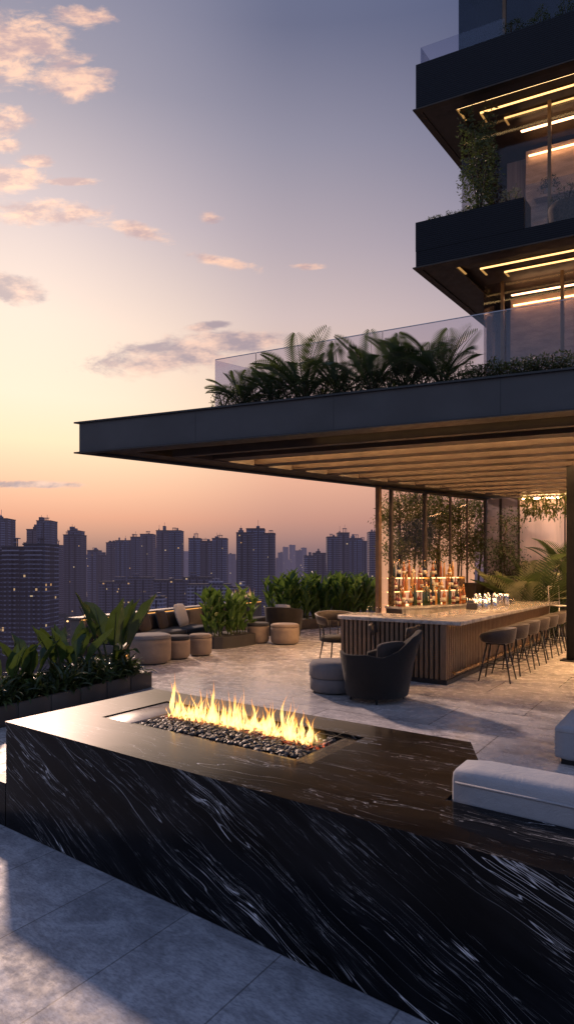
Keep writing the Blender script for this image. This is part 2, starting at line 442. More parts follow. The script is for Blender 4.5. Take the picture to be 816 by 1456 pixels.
def ember_stone():
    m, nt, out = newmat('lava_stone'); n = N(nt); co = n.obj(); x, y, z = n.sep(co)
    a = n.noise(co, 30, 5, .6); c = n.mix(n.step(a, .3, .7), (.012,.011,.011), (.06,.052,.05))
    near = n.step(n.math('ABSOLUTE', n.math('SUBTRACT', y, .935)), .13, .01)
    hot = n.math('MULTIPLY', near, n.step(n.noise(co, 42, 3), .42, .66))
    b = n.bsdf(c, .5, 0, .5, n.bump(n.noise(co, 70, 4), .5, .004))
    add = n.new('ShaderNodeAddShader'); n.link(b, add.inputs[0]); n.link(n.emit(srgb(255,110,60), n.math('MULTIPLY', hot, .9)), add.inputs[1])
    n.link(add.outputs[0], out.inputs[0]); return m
M['stone_lava'] = ember_stone()
M['steel_tray'] = plain('burner_tray', (.05,.045,.042), .25, .8, .2)
M['pale_tray'] = plain('pale_stone_plate', (.26,.22,.205), .3, 0, .12, 3)
# ------------------------------------------------------------------ camera
cam = bpy.data.cameras.new('camera'); co_ = bpy.data.objects.new('camera', cam); COL.objects.link(co_)
co_.location = (0, 0, HE); co_.rotation_euler = (R(90), 0, 0)
cam.sensor_fit = 'HORIZONTAL'; cam.sensor_width = 36.0; cam.lens = 36.0 * F / 816.0
cam.shift_y = (HZ - 728.0) / 816.0
cam.clip_start = .05; cam.clip_end = 20000
scene.camera = co_
scene.view_settings.view_transform = 'Standard'; scene.view_settings.look = 'None'; scene.view_settings.exposure = 0; scene.view_settings.gamma = 1
scene.cycles.use_denoising = True
scene.cycles.max_bounces = 8; scene.cycles.diffuse_bounces = 3; scene.cycles.glossy_bounces = 4; scene.cycles.transparent_max_bounces = 24
scene.cycles.sample_clamp_indirect = 4.0; scene.cycles.caustics_reflective = False; scene.cycles.caustics_refractive = False

# ------------------------------------------------------------------ sun and sky
SUN_AZ = math.atan(-.466)           # from +Y towards +X
SUN_EL = R(28.5)
sl = bpy.data.lights.new('sun', 'SUN'); sl.energy = 3.7; sl.angle = R(3.5); sl.color = (1.0, .68, .52)
so = bpy.data.objects.new('sun', sl); COL.objects.link(so)
sd = Vector((math.sin(SUN_AZ)*math.cos(SUN_EL), math.cos(SUN_AZ)*math.cos(SUN_EL), math.sin(SUN_EL)))
so.rotation_euler = sd.to_track_quat('Z', 'Y').to_euler(); so.location = sd * 60

w = bpy.data.worlds.new('World'); scene.world = w; w.use_nodes = True
nt = w.node_tree; nt.nodes.clear(); n = N(nt)
out = n.new('ShaderNodeOutputWorld')
dr = n.new('ShaderNodeTexCoord').outputs['Generated']
dx, dy, dz = n.sep(dr)
hor = n.math('SQRT', n.math('ADD', n.math('MULTIPLY', dx, dx), n.math('MULTIPLY', dy, dy)))
caz = n.math('DIVIDE', n.math('ADD', n.math('MULTIPLY', dx, math.sin(SUN_AZ)), n.math('MULTIPLY', dy, math.cos(SUN_AZ))), n.math('MAXIMUM', hor, .001))
def skyramp(st): return n.ramp(dz, [(p, srgb(*c)) for p, c in st])
mid = skyramp([(0,(118,96,106)),(.03,(128,100,110)),(.085,(190,134,120)),(.154,(229,168,139)),(.244,(236,199,168)),(.395,(203,181,179)),(.48,(174,160,169)),(.588,(136,133,153)),(.68,(95,100,129)),(.8,(92,104,140)),(1,(112,128,168))])
left = skyramp([(0,(122,98,106)),(.03,(138,105,108)),(.085,(221,152,124)),(.128,(242,182,146)),(.2,(252,219,178)),(.265,(249,221,194)),(.37,(232,207,191)),(.5,(180,166,176)),(.62,(134,132,154)),(.8,(96,106,140)),(1,(112,128,168))])
right = skyramp([(0,(110,94,112)),(.03,(120,100,116)),(.09,(168,126,124)),(.16,(205,158,142)),(.25,(206,178,168)),(.36,(176,160,170)),(.46,(140,136,158)),(.56,(100,104,134)),(.66,(66,74,108)),(.8,(84,98,136)),(1,(112,128,168))])
back = skyramp([(0,(124,126,150)),(.08,(146,150,174)),(.2,(150,164,194)),(.45,(132,152,190)),(.75,(108,128,172)),(1,(112,128,168))])
sky = n.mix(n.step(caz, .58, .90), right, mid)
sky = n.mix(n.step(caz, .90, .998), sky, left)
sky = n.mix(n.step(caz, .62, -.35), sky, back)
# clouds: soft patches of broken cloud lit pink from below
yy = n.math('MAXIMUM', dy, .05)
cu = n.math('DIVIDE', dx, yy); cv = n.math('DIVIDE', dz, yy)
nv = n.comb(n.math('MULTIPLY', cu, 1.0), n.math('MULTIPLY', cv, 2.2), .4)
n1 = n.noise(nv, 12.0, 9, .66, .5)
n2 = n.noise(nv, 30.0, 6, .6)
def patch(px, py, rx, ry, rot=0.0):
    u0, v0 = (px-408)/F, (HZ-py)/F
    a, b = n.math('SUBTRACT', cu, u0), n.math('SUBTRACT', cv, v0)
    c_, s_ = math.cos(rot), math.sin(rot)
    p = n.math('DIVIDE', n.math('ADD', n.math('MULTIPLY', a, c_), n.math('MULTIPLY', b, s_)), rx/F)
    q = n.math('DIVIDE', n.math('SUBTRACT', n.math('MULTIPLY', b, c_), n.math('MULTIPLY', a, s_)), ry/F)
    d = n.math('SQRT', n.math('ADD', n.math('MULTIPLY', p, p), n.math('MULTIPLY', q, q)))
    return n.step(d, 1.35, .15)
def cloudset(lst):
    t = None
    for a in lst:
        k = patch(*a); t = k if t is None else n.math('MAXIMUM', t, k)
    return t
warm = cloudset([(25,62,104,68,.15),(95,108,84,44,-.25),(8,175,46,34,0),(115,22,56,24,-.1),(15,255,66,30,0),(70,303,110,28,-.05),(205,330,62,17,-.25),(300,309,26,12,0),(318,372,62,13,-.2),(437,379,34,8,0),(52,228,38,12,0),(100,258,52,8,0),(12,205,30,16,0)])
grey = cloudset([(18,408,64,28,-.1),(250,505,170,34,.1),(330,490,90,26,.1),(300,462,40,9,.1),(40,689,110,8,-.02)])
n3 = n.math('ADD', n.math('MULTIPLY', n1, .70), n.math('MULTIPLY', n2, .30))
n3 = n.math('ADD', .5, n.math('MULTIPLY', n.math('SUBTRACT', n3, .5), 2.1))
dw = n.step(n.math('ADD', n3, n.math('MULTIPLY', warm, .70)), .72, 1.22)
dg = n.step(n.math('ADD', n3, n.math('MULTIPLY', grey, .82)), .74, 1.25)
dw = n.math('MULTIPLY', dw, n.step(warm, .02, .3)); dg = n.math('MULTIPLY', dg, n.step(grey, .02, .3))
warmc = n.mix(n.step(n.noise(nv, 16, 5, .6), .36, .62), srgb(176,146,152), srgb(250,200,172))
greyc = n.mix(n.step(n.noise(nv, 14, 5, .6), .40, .68), srgb(152,134,146), srgb(238,196,176))
sky = n.mix(n.math('MULTIPLY', dg, .95), sky, greyc)
sky = n.mix(n.math('MULTIPLY', dw, .97), sky, warmc)
front = n.step(dy, .05, .3)
bg = n.new('ShaderNodeBackground'); n.link(sky, bg.inputs[0]); bg.inputs[1].default_value = 1.0
nish = n.new('ShaderNodeTexSky'); nish.sky_type = 'NISHITA'; nish.sun_disc = False
nish.sun_elevation = SUN_EL; nish.sun_rotation = SUN_AZ; nish.dust_density = 3.0
bg2 = n.new('ShaderNodeBackground'); n.link(nish.outputs[0], bg2.inputs[0]); bg2.inputs[1].default_value = .006
ad = n.new('ShaderNodeAddShader'); n.link(bg.outputs[0], ad.inputs[0]); n.link(bg2.outputs[0], ad.inputs[1])
n.link(ad.outputs[0], out.inputs[0])
w.cycles.sampling_method = 'MANUAL'; w.cycles.sample_map_resolution = 512
# ------------------------------------------------------------------ ground levels
AX = Vector((.816, -.578, 0)); AY = Vector((.578, .816, 0)); RZA = math.atan2(-.578, .816)
T0 = Vector((-2.183, 4.585, 0))                 # near left foot of the marble block
def A(a, b, z=0.0): return T0 + AX*a + AY*b + Vector((0, 0, z))
BX = Vector((.914, -.405, 0)).normalized(); BY = Vector((.647, .762, 0)).normalized()

def ground_piece(name, poly, z0, z1, m, rz=0.0, origin=Vector((0,0,0))):
    mb = MB()
    ca, sa = math.cos(-rz), math.sin(-rz)
    loc = [((p[0]-origin.x)*ca - (p[1]-origin.y)*sa, (p[0]-origin.x)*sa + (p[1]-origin.y)*ca) for p in poly]
    mb.prism(loc, z0, z1); o = mb.build(name, m); o.location = origin; o.rotation_euler = (0,0,rz)
    return tag(o, kind='structure')
ground_piece('terrace_floor', [(-9.6,-4),(16,-4),(17,30),(9,30),(5.6,27.2),(-.9,22.0),(-4.95,13.3),(-4.3,11.7),(-3.75,11.05),(-5.3,8.45),(-6.9,5.9),(-9.6,3.4)], -1.2, 0.0, M['floor'], RZA, T0)
pv = [A(-9,-.0), A(12,-.0), A(12,-7), A(-9,-7)]
ground_piece('stone_pavement', [(p.x,p.y) for p in pv], -.3, .004, M['slate'], RZA, T0)

# ------------------------------------------------------------------ marble fire table
t = thing('fire_table', 'long black marble fire table with white veins and a rectangular fire pit in its top', 'fire table', T0, RZA)
H = .80
mb = MB()
L_, D1, D2, C1, C2 = 7.2, .455, 1.53, 3.12, 3.345
mb.add([(0,0,0),(L_,0,0),(L_,0,H),(0,0,H)], [(0,1,2,3)])
mb.add([(0,D2,0),(0,0,0),(0,0,H),(0,D2,H)], [(0,1,2,3)])
mb.add([(L_,0,0),(L_,D1,0),(L_,D1,H),(L_,0,H)], [(0,1,2,3)])
mb.add([(L_,D1,0),(C2,D1,0),(C2,D1,H),(L_,D1,H)], [(0,1,2,3)])
mb.add([(C2,D1,0),(C2,1.05,0),(C2,1.05,H),(C2,D1,H)], [(0,1,2,3)]); mb.add([(C2,1.05,0),(C1,D2,0),(C1,D2,H),(C2,1.05,H)], [(0,1,2,3)])
mb.add([(C1,D2,0),(0,D2,0),(0,D2,H),(C1,D2,H)], [(0,1,2,3)])
mb.build('marble_block', M['marble_side'], t)
mb = MB()
x0,x1,y0,y1 = .49,2.48,.52,1.22
top = .024
def slab(a0,a1,b0,b1):
    mb.box(a0,a1,b0,b1,H,H+top)
    for q_ in (2,3,4,5): mb.m[len(mb.m)-6+q_] = 1
slab(-.006,C1+.006,-.006,y0); slab(-.006,x0,y0,y1); slab(x1,C1+.006,y0,y1); slab(-.006,C1+.006,y1,D2+.006); slab(C1+.006,L_,-.006,D1)
mb.prism([(C1+.0065,D1+.0005),(C2+.003,D1+.0005),(C2+.003,1.05),(C1+.0065,D2+.004)], H, H+top)
mb.build('marble_top', [M['marble_top'], M['marble_side']], t)
mb = MB(); mb.box(-.55,-.012,.0,.10,0,.34); mb.build('side_plinth', M['marble_side'], t)
# pit
px0,px1,py0,py1 = .80,2.34,.58,1.16
z_ = H + .010
mb = MB()
mb.box(x0+.012,px0,y0+.012,y1-.012,z_-.05,z_+.004)
mb.build('stone_plate', M['pale_tray'], t, bevel=.003)
mb = MB()
mb.box(px1,x1-.012,y0+.012,y1-.012,z_-.05,z_-.002); mb.box(px0,px1,y0+.012,py0,z_-.05,z_); mb.box(px0,px1,py1,y1-.012,z_-.05,z_)
mb.box(px0,px1,py0,py1,z_-.14,z_-.10)
mb.build('burner_tray', M['steel_tray'], t)
mb = MB()
mb.box(px1+.02,px1+.026,y0+.03,y1-.03,z_,z_+.05); mb.build('glass_guard', M['glass_clear'], t)
mb = MB(); mb.box(px0+.04,px1-.06,.915,.955,z_-.03,z_+.004); mb.build('gas_burner', M['black_metal'], t)

# lava stones: a bed of small stones
mb = MB(); rnd = random.Random(3)
ico = bmesh.new(); bmesh.ops.create_icosphere(ico, subdivisions=1, radius=1); ico.verts.ensure_lookup_table()
IV = [v.co.copy() for v in ico.verts]; IF = [[v.index for v in f.verts] for f in ico.faces]; ico.free()
def stone(mb, c, r, rnd):
    s = Vector((r*rnd.uniform(.8,1.35), r*rnd.uniform(.7,1.2), r*rnd.uniform(.5,.85)))
    e = Matrix.Rotation(rnd.uniform(0,6.3), 4, 'Z') @ Matrix.Rotation(rnd.uniform(-.5,.5), 4, 'X')
    mb.add([c + (e @ Vector((p.x*s.x*rnd.uniform(.85,1.15), p.y*s.y*rnd.uniform(.85,1.15), p.z*s.z))) for p in IV], IF)
for i in range(1500):
    a, b = rnd.uniform(px0+.02,px1-.02), rnd.uniform(py0+.02,py1-.02)
    if a > px1-.16 and b > .95 and rnd.random() < .5: continue
    heap = .018*math.sin((a-px0)/(px1-px0)*math.pi) + .012*rnd.random()
    stone(mb, Vector((a,b,z_-.022+heap)), rnd.choice([.012,.016,.02,.026]), rnd)
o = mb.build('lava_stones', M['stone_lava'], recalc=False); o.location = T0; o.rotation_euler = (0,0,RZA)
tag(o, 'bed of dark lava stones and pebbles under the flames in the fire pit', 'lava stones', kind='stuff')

# flames
def flame_mat(name, st=1.0):
    m, nt, out = newmat(name); n = N(nt)
    h = n.sep(n.new('ShaderNodeTexCoord').outputs['UV'])[1]
    c = n.ramp(h, [(0,(1.0,.26,.10)),(.10,(1.0,.42,.09)),(.20,(1,.63,.21)),(.45,(1,.61,.20)),(.75,(1,.36,.05)),(1,(1,.28,.02))])
    e = n.emit(c, n.math('MULTIPLY', 3.4*st, n.ramp(h, [(0,(.9,)*3),(.2,(1.0,)*3),(.6,(1.0,)*3),(1,(.6,)*3)])))
    tr = n.new('ShaderNodeBsdfTransparent')
    lick = n.noise(n.mapping(n.obj(), scale=(40,40,16)), 1, 3)
    al = n.math('MULTIPLY', n.ramp(h, [(0,(.10,)*3),(.15,(.34,)*3),(.6,(.40,)*3),(1,(.02,)*3)]), n.step(lick, .32, .62, .25, 1.0))
    n.link(n.mixsh(al, tr.outputs[0], e), out.inputs[0]); return m
def flame_mesh(name, spots, mat, parent=None, seed=1):
    rnd = random.Random(seed); V, Fc, heat = [], [], []
    for (a, b, z, h, r) in spots:
        n_, k_ = 12, 7; o = len(V); ph = rnd.uniform(0,6.3); sw = rnd.uniform(.012,.035); ln = rnd.uniform(-.03,.045); rot = rnd.uniform(0,3.1)
        for i in range(n_+1):
            t_ = i/n_
            rad = r*(.35+1.5*t_)*(1-t_)**.8*1.25 if t_ < .25 else r*.9*(1-(t_-.25)/.75)**1.15 + .0006
            wob = 1+.28*math.sin(t_*11+ph*2)
            cx = a + math.sin(ph+t_*6.2)*sw*t_*1.1 + ln*t_; cy = b + math.cos(ph*1.7+t_*5)*sw*t_*.8
            for k in range(k_):
                an = 2*math.pi*k/k_
                dx_, dy_ = math.cos(an)*rad*wob, math.sin(an)*rad*.55*wob
                V.append((cx+dx_*math.cos(rot)-dy_*math.sin(rot), cy+dx_*math.sin(rot)+dy_*math.cos(rot), z+h*t_)); heat.append(t_)
        for i in range(n_):
            for k in range(k_): Fc.append((o+i*k_+k, o+i*k_+(k+1)%k_, o+(i+1)*k_+(k+1)%k_, o+(i+1)*k_+k))
    me = bpy.data.meshes.new(name); me.from_pydata(V, [], Fc); me.materials.append(mat)
    uv = me.uv_layers.new(name='heat')
    for lp_ in me.loops: uv.data[lp_.index].uv = (.5, heat[lp_.vertex_index])
    me.polygons.foreach_set('use_smooth', [True]*len(me.polygons))
    o = bpy.data.objects.new(name, me); COL.objects.link(o)
    if parent: o.parent = parent
    return o
rnd = random.Random(11); sp = []
for i in range(230):
    a = px0+.06 + (px1-px0-.16)*((i+rnd.random())/230)
    u = (a-px0)/(px1-px0)
    env = .75+.5*abs(math.sin(u*9.5+.6))*rnd.uniform(.4,1) 
    h = (.07*env + .26*rnd.random()**2.2)*(.50+.62*abs(math.sin(u*13+1.1)))*(1.15 if u < .12 or .36 < u < .46 else 1.0)*(1.15 if u > .86 else 1)
    sp.append((a, .935+rnd.uniform(-.075,.075), z_-.01, h, rnd.choice([.006,.010,.016,.022,.028])))
M['flame'] = flame_mat('flame')
def glow_mat():
    m, nt, out = newmat('fire_glow'); n = N(nt); co = n.obj(); x, y, z = n.sep(co)
    fx = n.noise(n.mapping(co, scale=(13,9,4.5)), 1, 4, .6, .4)
    h = n.math('DIVIDE', n.math('SUBTRACT', z, z_), .26)
    core = n.step(n.math('ABSOLUTE', n.math('SUBTRACT', y, .935)), .10, .0)
    d = n.step(n.math('SUBTRACT', fx, n.math('MULTIPLY', h, .30)), .36, .62)
    d = n.math('MULTIPLY', n.math('MULTIPLY', d, core), n.step(h, 1.0, .25))
    e = n.new('ShaderNodeVolumePrincipled'); e.inputs['Density'].default_value = 0
    n.link(n.mix(n.step(h, .05, .7), srgb(255,205,120), srgb(255,140,50)), e.inputs['Emission Color']); n.link(n.math('MULTIPLY', d, 6.0), e.inputs['Emission Strength'])
    n.link(e.outputs[0], out.inputs['Volume']); return m
M['fire_glow'] = glow_mat()
fl = flame_mesh('fire', sp, M['flame'], seed=5)
mb = MB(); mb.box(px0+.03,px1-.03,.83,1.04,z_+.002,z_+.27); mb.build('glow', M['fire_glow'], fl); fl.location = T0; fl.rotation_euler = (0,0,RZA)
tag(fl, 'row of bright yellow flames burning along the fire pit of the marble table', 'fire')
# ------------------------------------------------------------------ soft seating
def cushion(mb, x0,x1,y0,y1,z0,z1, r=.06, puff=.02, n=10):
    """rounded padded block"""
    cx,cy,cz = (x0+x1)/2,(y0+y1)/2,(z0+z1)/2; hx,hy,hz = (x1-x0)/2,(y1-y0)/2,(z1-z0)/2
    r = min(r, hx*.98, hy*.98, hz*.98)
    b = bmesh.new(); bmesh.ops.create_cube(b, size=2); bmesh.ops.subdivide_edges(b, edges=b.edges[:], cuts=n, use_grid_fill=True)
    b.verts.index_update(); V = []
    for v in b.verts:
        # concentrate the grid near the edges so the round reads
        q = [math.copysign(abs(c)**.55, c) for c in v.co]
        p = Vector((q[0]*hx, q[1]*hy, q[2]*hz))
        inner = Vector((max(-hx+r,min(hx-r,p.x)), max(-hy+r,min(hy-r,p.y)), max(-hz+r,min(hz-r,p.z))))
        d = p-inner
        if d.length > 1e-9: p = inner + d.normalized()*r
        bulge = (1-q[0]**2)*(1-q[1]**2)
        p.z += puff*bulge*(1 if q[2] > .9 else 0)
        side = (1-q[2]**2)
        p.x += puff*.4*side*(1-q[1]**2)*(1 if q[0] > .9 else -1 if q[0] < -.9 else 0)
        p.y += puff*.4*side*(1-q[0]**2)*(1 if q[1] > .9 else -1 if q[1] < -.9 else 0)
        V.append((cx+p.x, cy+p.y, cz+p.z))
    mb.add(V, [[v.index for v in f.verts] for f in b.faces]); b.free(); return mb
def seam(mb, pts, r=.004): return mb.ring_tube(pts, r, 5)

s = thing('sofa', 'pale grey sofa whose low back rises behind the black marble ledge at right', 'sofa', A(3.36, .478), RZA)
mb = MB(); cushion(mb, 0,3.4, 0,.27, .10,.985, .055, .012, 14); mb.build('backrest', M['sofa_fabric'], s, True)
mb = MB(); seam(mb, [(.03,.0,.915),(.5,-.004,.916),(1.6,-.006,.914),(3.3,-.004,.916)],.007); mb.build('seam', M['sofa_fabric'], s, True)
mb = MB(); cushion(mb, .0,3.4,.275,1.25,.10,.30,.04,0); mb.build('base', M['sofa_fabric'], s, True)
for i in range(2):
    mb = MB(); cushion(mb, .02+1.7*i,1.69+1.7*i,.30,1.27,.302,.46,.06,.02); mb.build('seat_cushion', M['sofa_fabric'], s, True)
for i in range(2):
    mb = MB(); cushion(mb, .78+.95*i,1.68+.95*i,.285,.50,.465,1.04,.08,.02); mb.build('back_cushion', M['sofa_fabric'], s, True)
for x in (.15,3.2):
    for y in (.12,1.1):
        mb = MB(); mb.box(x-.03,x+.03,y-.03,y+.03,0,.10); mb.build('foot', M['black_metal'], s)

p = gp(787, 1087)
s = thing('sofa', 'pale grey sofa facing the fire at the right edge beyond the marble ledge', 'sofa', p, RZA)
mb = MB(); cushion(mb, 0,2.2,0,1.0,.05,.40,.05,.012); mb.build('seat', M['sofa_fabric'], s, True)
mb = MB(); cushion(mb, .12,2.2,.78,1.08,.40,.66,.05,.01); mb.build('backrest', M['sofa_fabric'], s, True)
mb = MB(); seam(mb, [(.03,-.001,.345),(1,-.004,.345),(2.1,-.001,.345)]); mb.build('seam', M['sofa_fabric'], s, True)
mb = MB(); mb.box(.06,2.1,.06,1.0,0,.05); mb.build('plinth', M['black_metal'], s)

# ---- round ottomans
def ottoman(px, py, rad, h, label, m, topm, group='low round ottomans by the perimeter bench'):
    g = gp(px, py); g.y += rad*.9; g.x = (px-408)/F*g.y
    o = thing('ottoman', label, 'ottoman', g, 0, group)
    mb = MB(); k = .05
    prof = [(rad*.86,.03),(rad*.97,.06),(rad*1.0,h*.35),(rad*1.0,h*.7),(rad*.985,h-.09)]
    mb.lathe(prof, 36); mb.build('body', m, o, True)
    mb = MB(); mb.lathe([(rad*.97,h-.088),(rad*1.0,h-.06),(rad*.97,h-.02),(rad*.85,h),(rad*.5,h+.012),(.02,h+.016)], 36); mb.build('top_pad', topm, o, True)
    mb = MB(); mb.lathe([(rad*.8,0),(rad*.8,.03)], 24); mb.build('plinth', M['black_metal'], o)
    return o
ottoman(214, 947, .44, .62, 'taupe ottoman leftmost in the row, partly behind the banana plants', M['taupe_fabric'], M['grey_fabric'])
ottoman(252, 939, .29, .52, 'taupe drum ottoman with dark cushion top, left of the pair before the long bench', M['taupe_fabric'], M['navy_fabric'])
ottoman(285, 934, .27, .50, 'small plain taupe drum ottoman between the dark topped one and the middle planter', M['taupe_fabric'], M['taupe_fabric'])
ottoman(367, 916, .31, .56, 'taupe drum ottoman with dark cushion top just right of the middle planter', M['taupe_fabric'], M['navy_fabric'])
ottoman(405, 918, .39, .55, 'wide plain taupe ottoman farthest right, in front of the dark tub chair', M['taupe_fabric'], M['taupe_fabric'])

# ---- perimeter parapet and benches
PD = Vector((.423,.906,0)); PN = Vector((.906,-.423,0)); P0 = Vector((-4.74,13.57,0)); RZP = math.atan2(PD.y, PD.x)
def Pp(s_, t_, z=0.0): return P0 + PD*s_ + PN*t_ + Vector((0,0,z))
# local frame: x along the wall, y to the outside
pw = thing('parapet_wall', 'low dark parapet wall with a warm lit ledge along the terrace edge', 'parapet', P0, RZP)
mb = MB(); mb.box(-.05,9.0,0,.28,0,.86); mb.build('wall', M['parapet'], pw, bevel=.01)
mb = MB(); mb.box(-.10,9.05,-.05,.33,.862,.91); mb.build('ledge', M['parapet'], pw, bevel=.006)
mb = MB(); mb.box(.0,8.9,-.035,-.015,.842,.860); mb.build('light_strip', M['led_soft'], pw)
def bench(s0, s1, label):
    o = thing('bench', label, 'bench', Pp(s0, .02), RZP, 'built in benches along the parapet')
    Lb = s1-s0
    mb = MB(); mb.box(0,Lb,-.98,-.02,.07,.30); mb.build('base', M['parapet'], o, bevel=.01)
    mb = MB(); mb.box(.05,Lb-.05,-.93,-.91,.02,.045); mb.build('light_strip', M['led_soft'], o)
    k = max(1, round(Lb/1.3))
    for i in range(k):
        mb = MB(); cushion(mb, Lb/k*i+.01,Lb/k*(i+1)-.01,-1.02,-.20,.302,.44,.045,.015,8); mb.build('seat_cushion', M['navy_fabric'], o, True)
        mb = MB(); cushion(mb, Lb/k*i+.02,Lb/k*(i+1)-.02,-.24,-.06,.44,.835,.06,.02,8); mb.build('back_cushion', M['brown_fabric'], o, True)
    return o
bench(.15, 4.1, 'dark cushioned bench along the parapet behind the left ottomans')
bench(5.0, 7.6, 'dark cushioned bench along the parapet behind the two right ottomans')
def pillow(loc, rz, tilt, label, m, w_=.5):
    o = thing('pillow', label, 'pillow', loc, rz)
    mb = MB(); V = []; n_ = 10
    for sgn in (1,-1):
        base = len(mb.v); vs = []; 
        for i in range(n_+1):
            for j in range(n_+1):
                u, v = i/n_*2-1, j/n_*2-1
                th = .085*((1-u**4)*(1-v**4))**.6
                pin = 1-.06*(abs(u)*abs(v))
                vs.append(Vector((u*w_/2*pin, sgn*th, v*w_/2*pin)))
        mb.add(vs, [(i*(n_+1)+j,(i+1)*(n_+1)+j,(i+1)*(n_+1)+j+1,i*(n_+1)+j+1) for i in range(n_) for j in range(n_)])
    mb.xform(Matrix.Translation((0,0,w_*.47)) @ Matrix.Rotation(tilt,4,'X'))
    ob = mb.build('cover', m, o, True); return o
pillow(Pp(3.35,.42,.45), RZP+.2, R(-18), 'large rumpled off white pillow at the end of the long bench by the middle planter', M['white_fabric'], .66)
for i, ss in enumerate((1.0, 1.75, 2.5)):
    pillow(Pp(ss,.40,.45), RZP+.1*i, R(-16), ['dark brown throw pillow nearest the left end of the long bench','dark brown throw pillow at the middle of the long bench','dark brown throw pillow beside the off white one on the long bench'][i], M['brown_fabric'], .52)

# dark tub chair by the right bench
def tub_shell(mb, r, hb, ha, open_, th=.07, n=28, taper=.86, ctr=(0,0), z0=.12):
    """curved shell around the seat, opening towards -y; high at the back, low at the arms"""
    A0 = math.pi/2 - (math.pi - open_/2); A1 = math.pi/2 + (math.pi - open_/2)
    rows = []
    for i in range(n+1):
        t_ = i/n; an = A0 + (A1-A0)*t_
        k = math.cos((t_-.5)*math.pi)  # 0 at the arms, 1 at the back
        k = max(0,k)**.8
        ht = ha + (hb-ha)*k
        lean = 1 + .10*k
        co, si = math.cos(an), math.sin(an)
        rows.append([(r*taper*co, r*taper*si, z0), (r*lean*co, r*lean*si, ht), (r*lean*co*.97, r*lean*si*.97, ht+.025), ((r*lean-th)*co, (r*lean-th)*si, ht), ((r*taper-th)*co, (r*taper-th)*si, z0)])
    V = [p for row in rows for p in row]; F_ = []; m_ = 5
    for i in range(n):
        for k in range(m_): F_.append((i*m_+k,(i+1)*m_+k,(i+1)*m_+(k+1)%m_,i*m_+(k+1)%m_))
    F_.append(tuple(range(m_))); F_.append(tuple(n*m_+k for k in reversed(range(m_))))
    return mb.add(V, F_)
o = thing('tub_chair', 'dark rounded tub chair with a pale cushion by the far bench', 'armchair', on_level(404, 17.4, 0), R(160))
mb = MB(); tub_shell(mb, .55, .92, .72, R(110), .09, z0=.08); mb.build('shell', M['chair_fabric'], o, True)
mb = MB(); mb.lathe([(.42,.10),(.47,.2),(.47,.38),(.40,.44),(.02,.45)], 28); mb.build('seat', M['chair_fabric'], o, True)
pillow(on_level(404, 17.35, .50), R(150), R(-25), 'pale cushion lying in the dark tub chair', M['white_fabric'], .55)

# foreground lounge chair, seen from behind
o = thing('lounge_chair', 'charcoal lounge chair with wrapping shell back seen from behind, right of the fire', 'armchair', on_level(536, 9.15, 0), R(-138))
mb = MB()
PL = [(0,.60),(.06,.70),(.28,.74),(.36,.70),(.44,.80),(.52,.99),(.60,1.06),(.68,1.05),(.74,.92),(.82,.76),(1,.64)]
def pl(t_):
    for (a_,b_),(c_,d_) in zip(PL, PL[1:]):
        if a_ <= t_ <= c_: return b_+(d_-b_)*(t_-a_)/(c_-a_)
    return PL[-1][1]
n_ = 50; rows = []
for i in range(n_+1):
    t_ = i/n_; an = R(-58) + R(296)*t_        # from right arm round the back to the left arm
    k = max(0, math.sin(math.pi*t_))**.7
    back = math.exp(-((t_-.60)/.16)**2)
    ht = pl(t_) + .05*math.exp(-((t_-.05)/.08)**2)
    flare = .10 + .12*back
    r0x, r0y = .50, .46
    co, si = math.cos(an), math.sin(an)
    w0 = (r0x*co, r0y*si); w1 = ((r0x+flare)*co, (r0y+flare)*si)
    wm = ((r0x+flare*.35)*co, (r0y+flare*.35)*si)
    th = .06
    rows.append([(w0[0],w0[1],.09),(wm[0]*1.02,wm[1]*1.02,ht*.55),(w1[0],w1[1],ht),(w1[0]*.975,w1[1]*.975,ht+.022),(w1[0]-th*co,w1[1]-th*si,ht-.005),(wm[0]-th*1.1*co,wm[1]-th*1.1*si,ht*.55),(w0[0]-th*co,w0[1]-th*si,.09)])
m_ = 7; V = [q for r_ in rows for q in r_]; Fc = []
for i in range(n_):
    for k in range(m_): Fc.append((i*m_+k,(i+1)*m_+k,(i+1)*m_+(k+1)%m_,i*m_+(k+1)%m_))
Fc.append(tuple(range(m_))); Fc.append(tuple(n_*m_+k for k in reversed(range(m_))))
mb.add(V, Fc); mb.build('shell', M['chair_fabric'], o, True)
mb = MB(); mb.lathe([(.40,.12),(.46,.16),(.47,.40),(.44,.47),(.30,.50),(.02,.505)], 32, (0,-.06,0), sx=.98, sy=.98); mb.build('seat_cushion', M['grey_fabric'], o, True)
mb = MB(); cushion(mb, -.30,.30,.20,.36,.48,.90,.07,.02,8); mb.build('back_cushion', M['brown_fabric'], o, True)
for a_ in (R(40),R(140),R(220),R(320)):
    mb = MB(); mb.ring_tube([(.43*math.cos(a_),.40*math.sin(a_),0),(.40*math.cos(a_),.37*math.sin(a_),.14)], [.014,.02], 8); mb.build('leg', M['black_metal'], o, True)
o = thing('pouf', 'round two tier grey pouf pushed up beside the charcoal lounge chair', 'ottoman', on_level(474, 9.75, 0))
mb = MB(); mb.lathe([(.34,.02),(.385,.05),(.39,.22),(.375,.245)], 36); mb.build('lower_tier', M['grey_fabric'], o, True)
mb = MB(); mb.lathe([(.375,.25),(.40,.27),(.40,.44),(.36,.50),(.2,.52),(.02,.525)], 36); mb.build('upper_tier', M['grey_fabric'], o, True)
mb = MB(); mb.lathe([(.30,0),(.30,.02)], 24); mb.build('plinth', M['black_metal'], o)

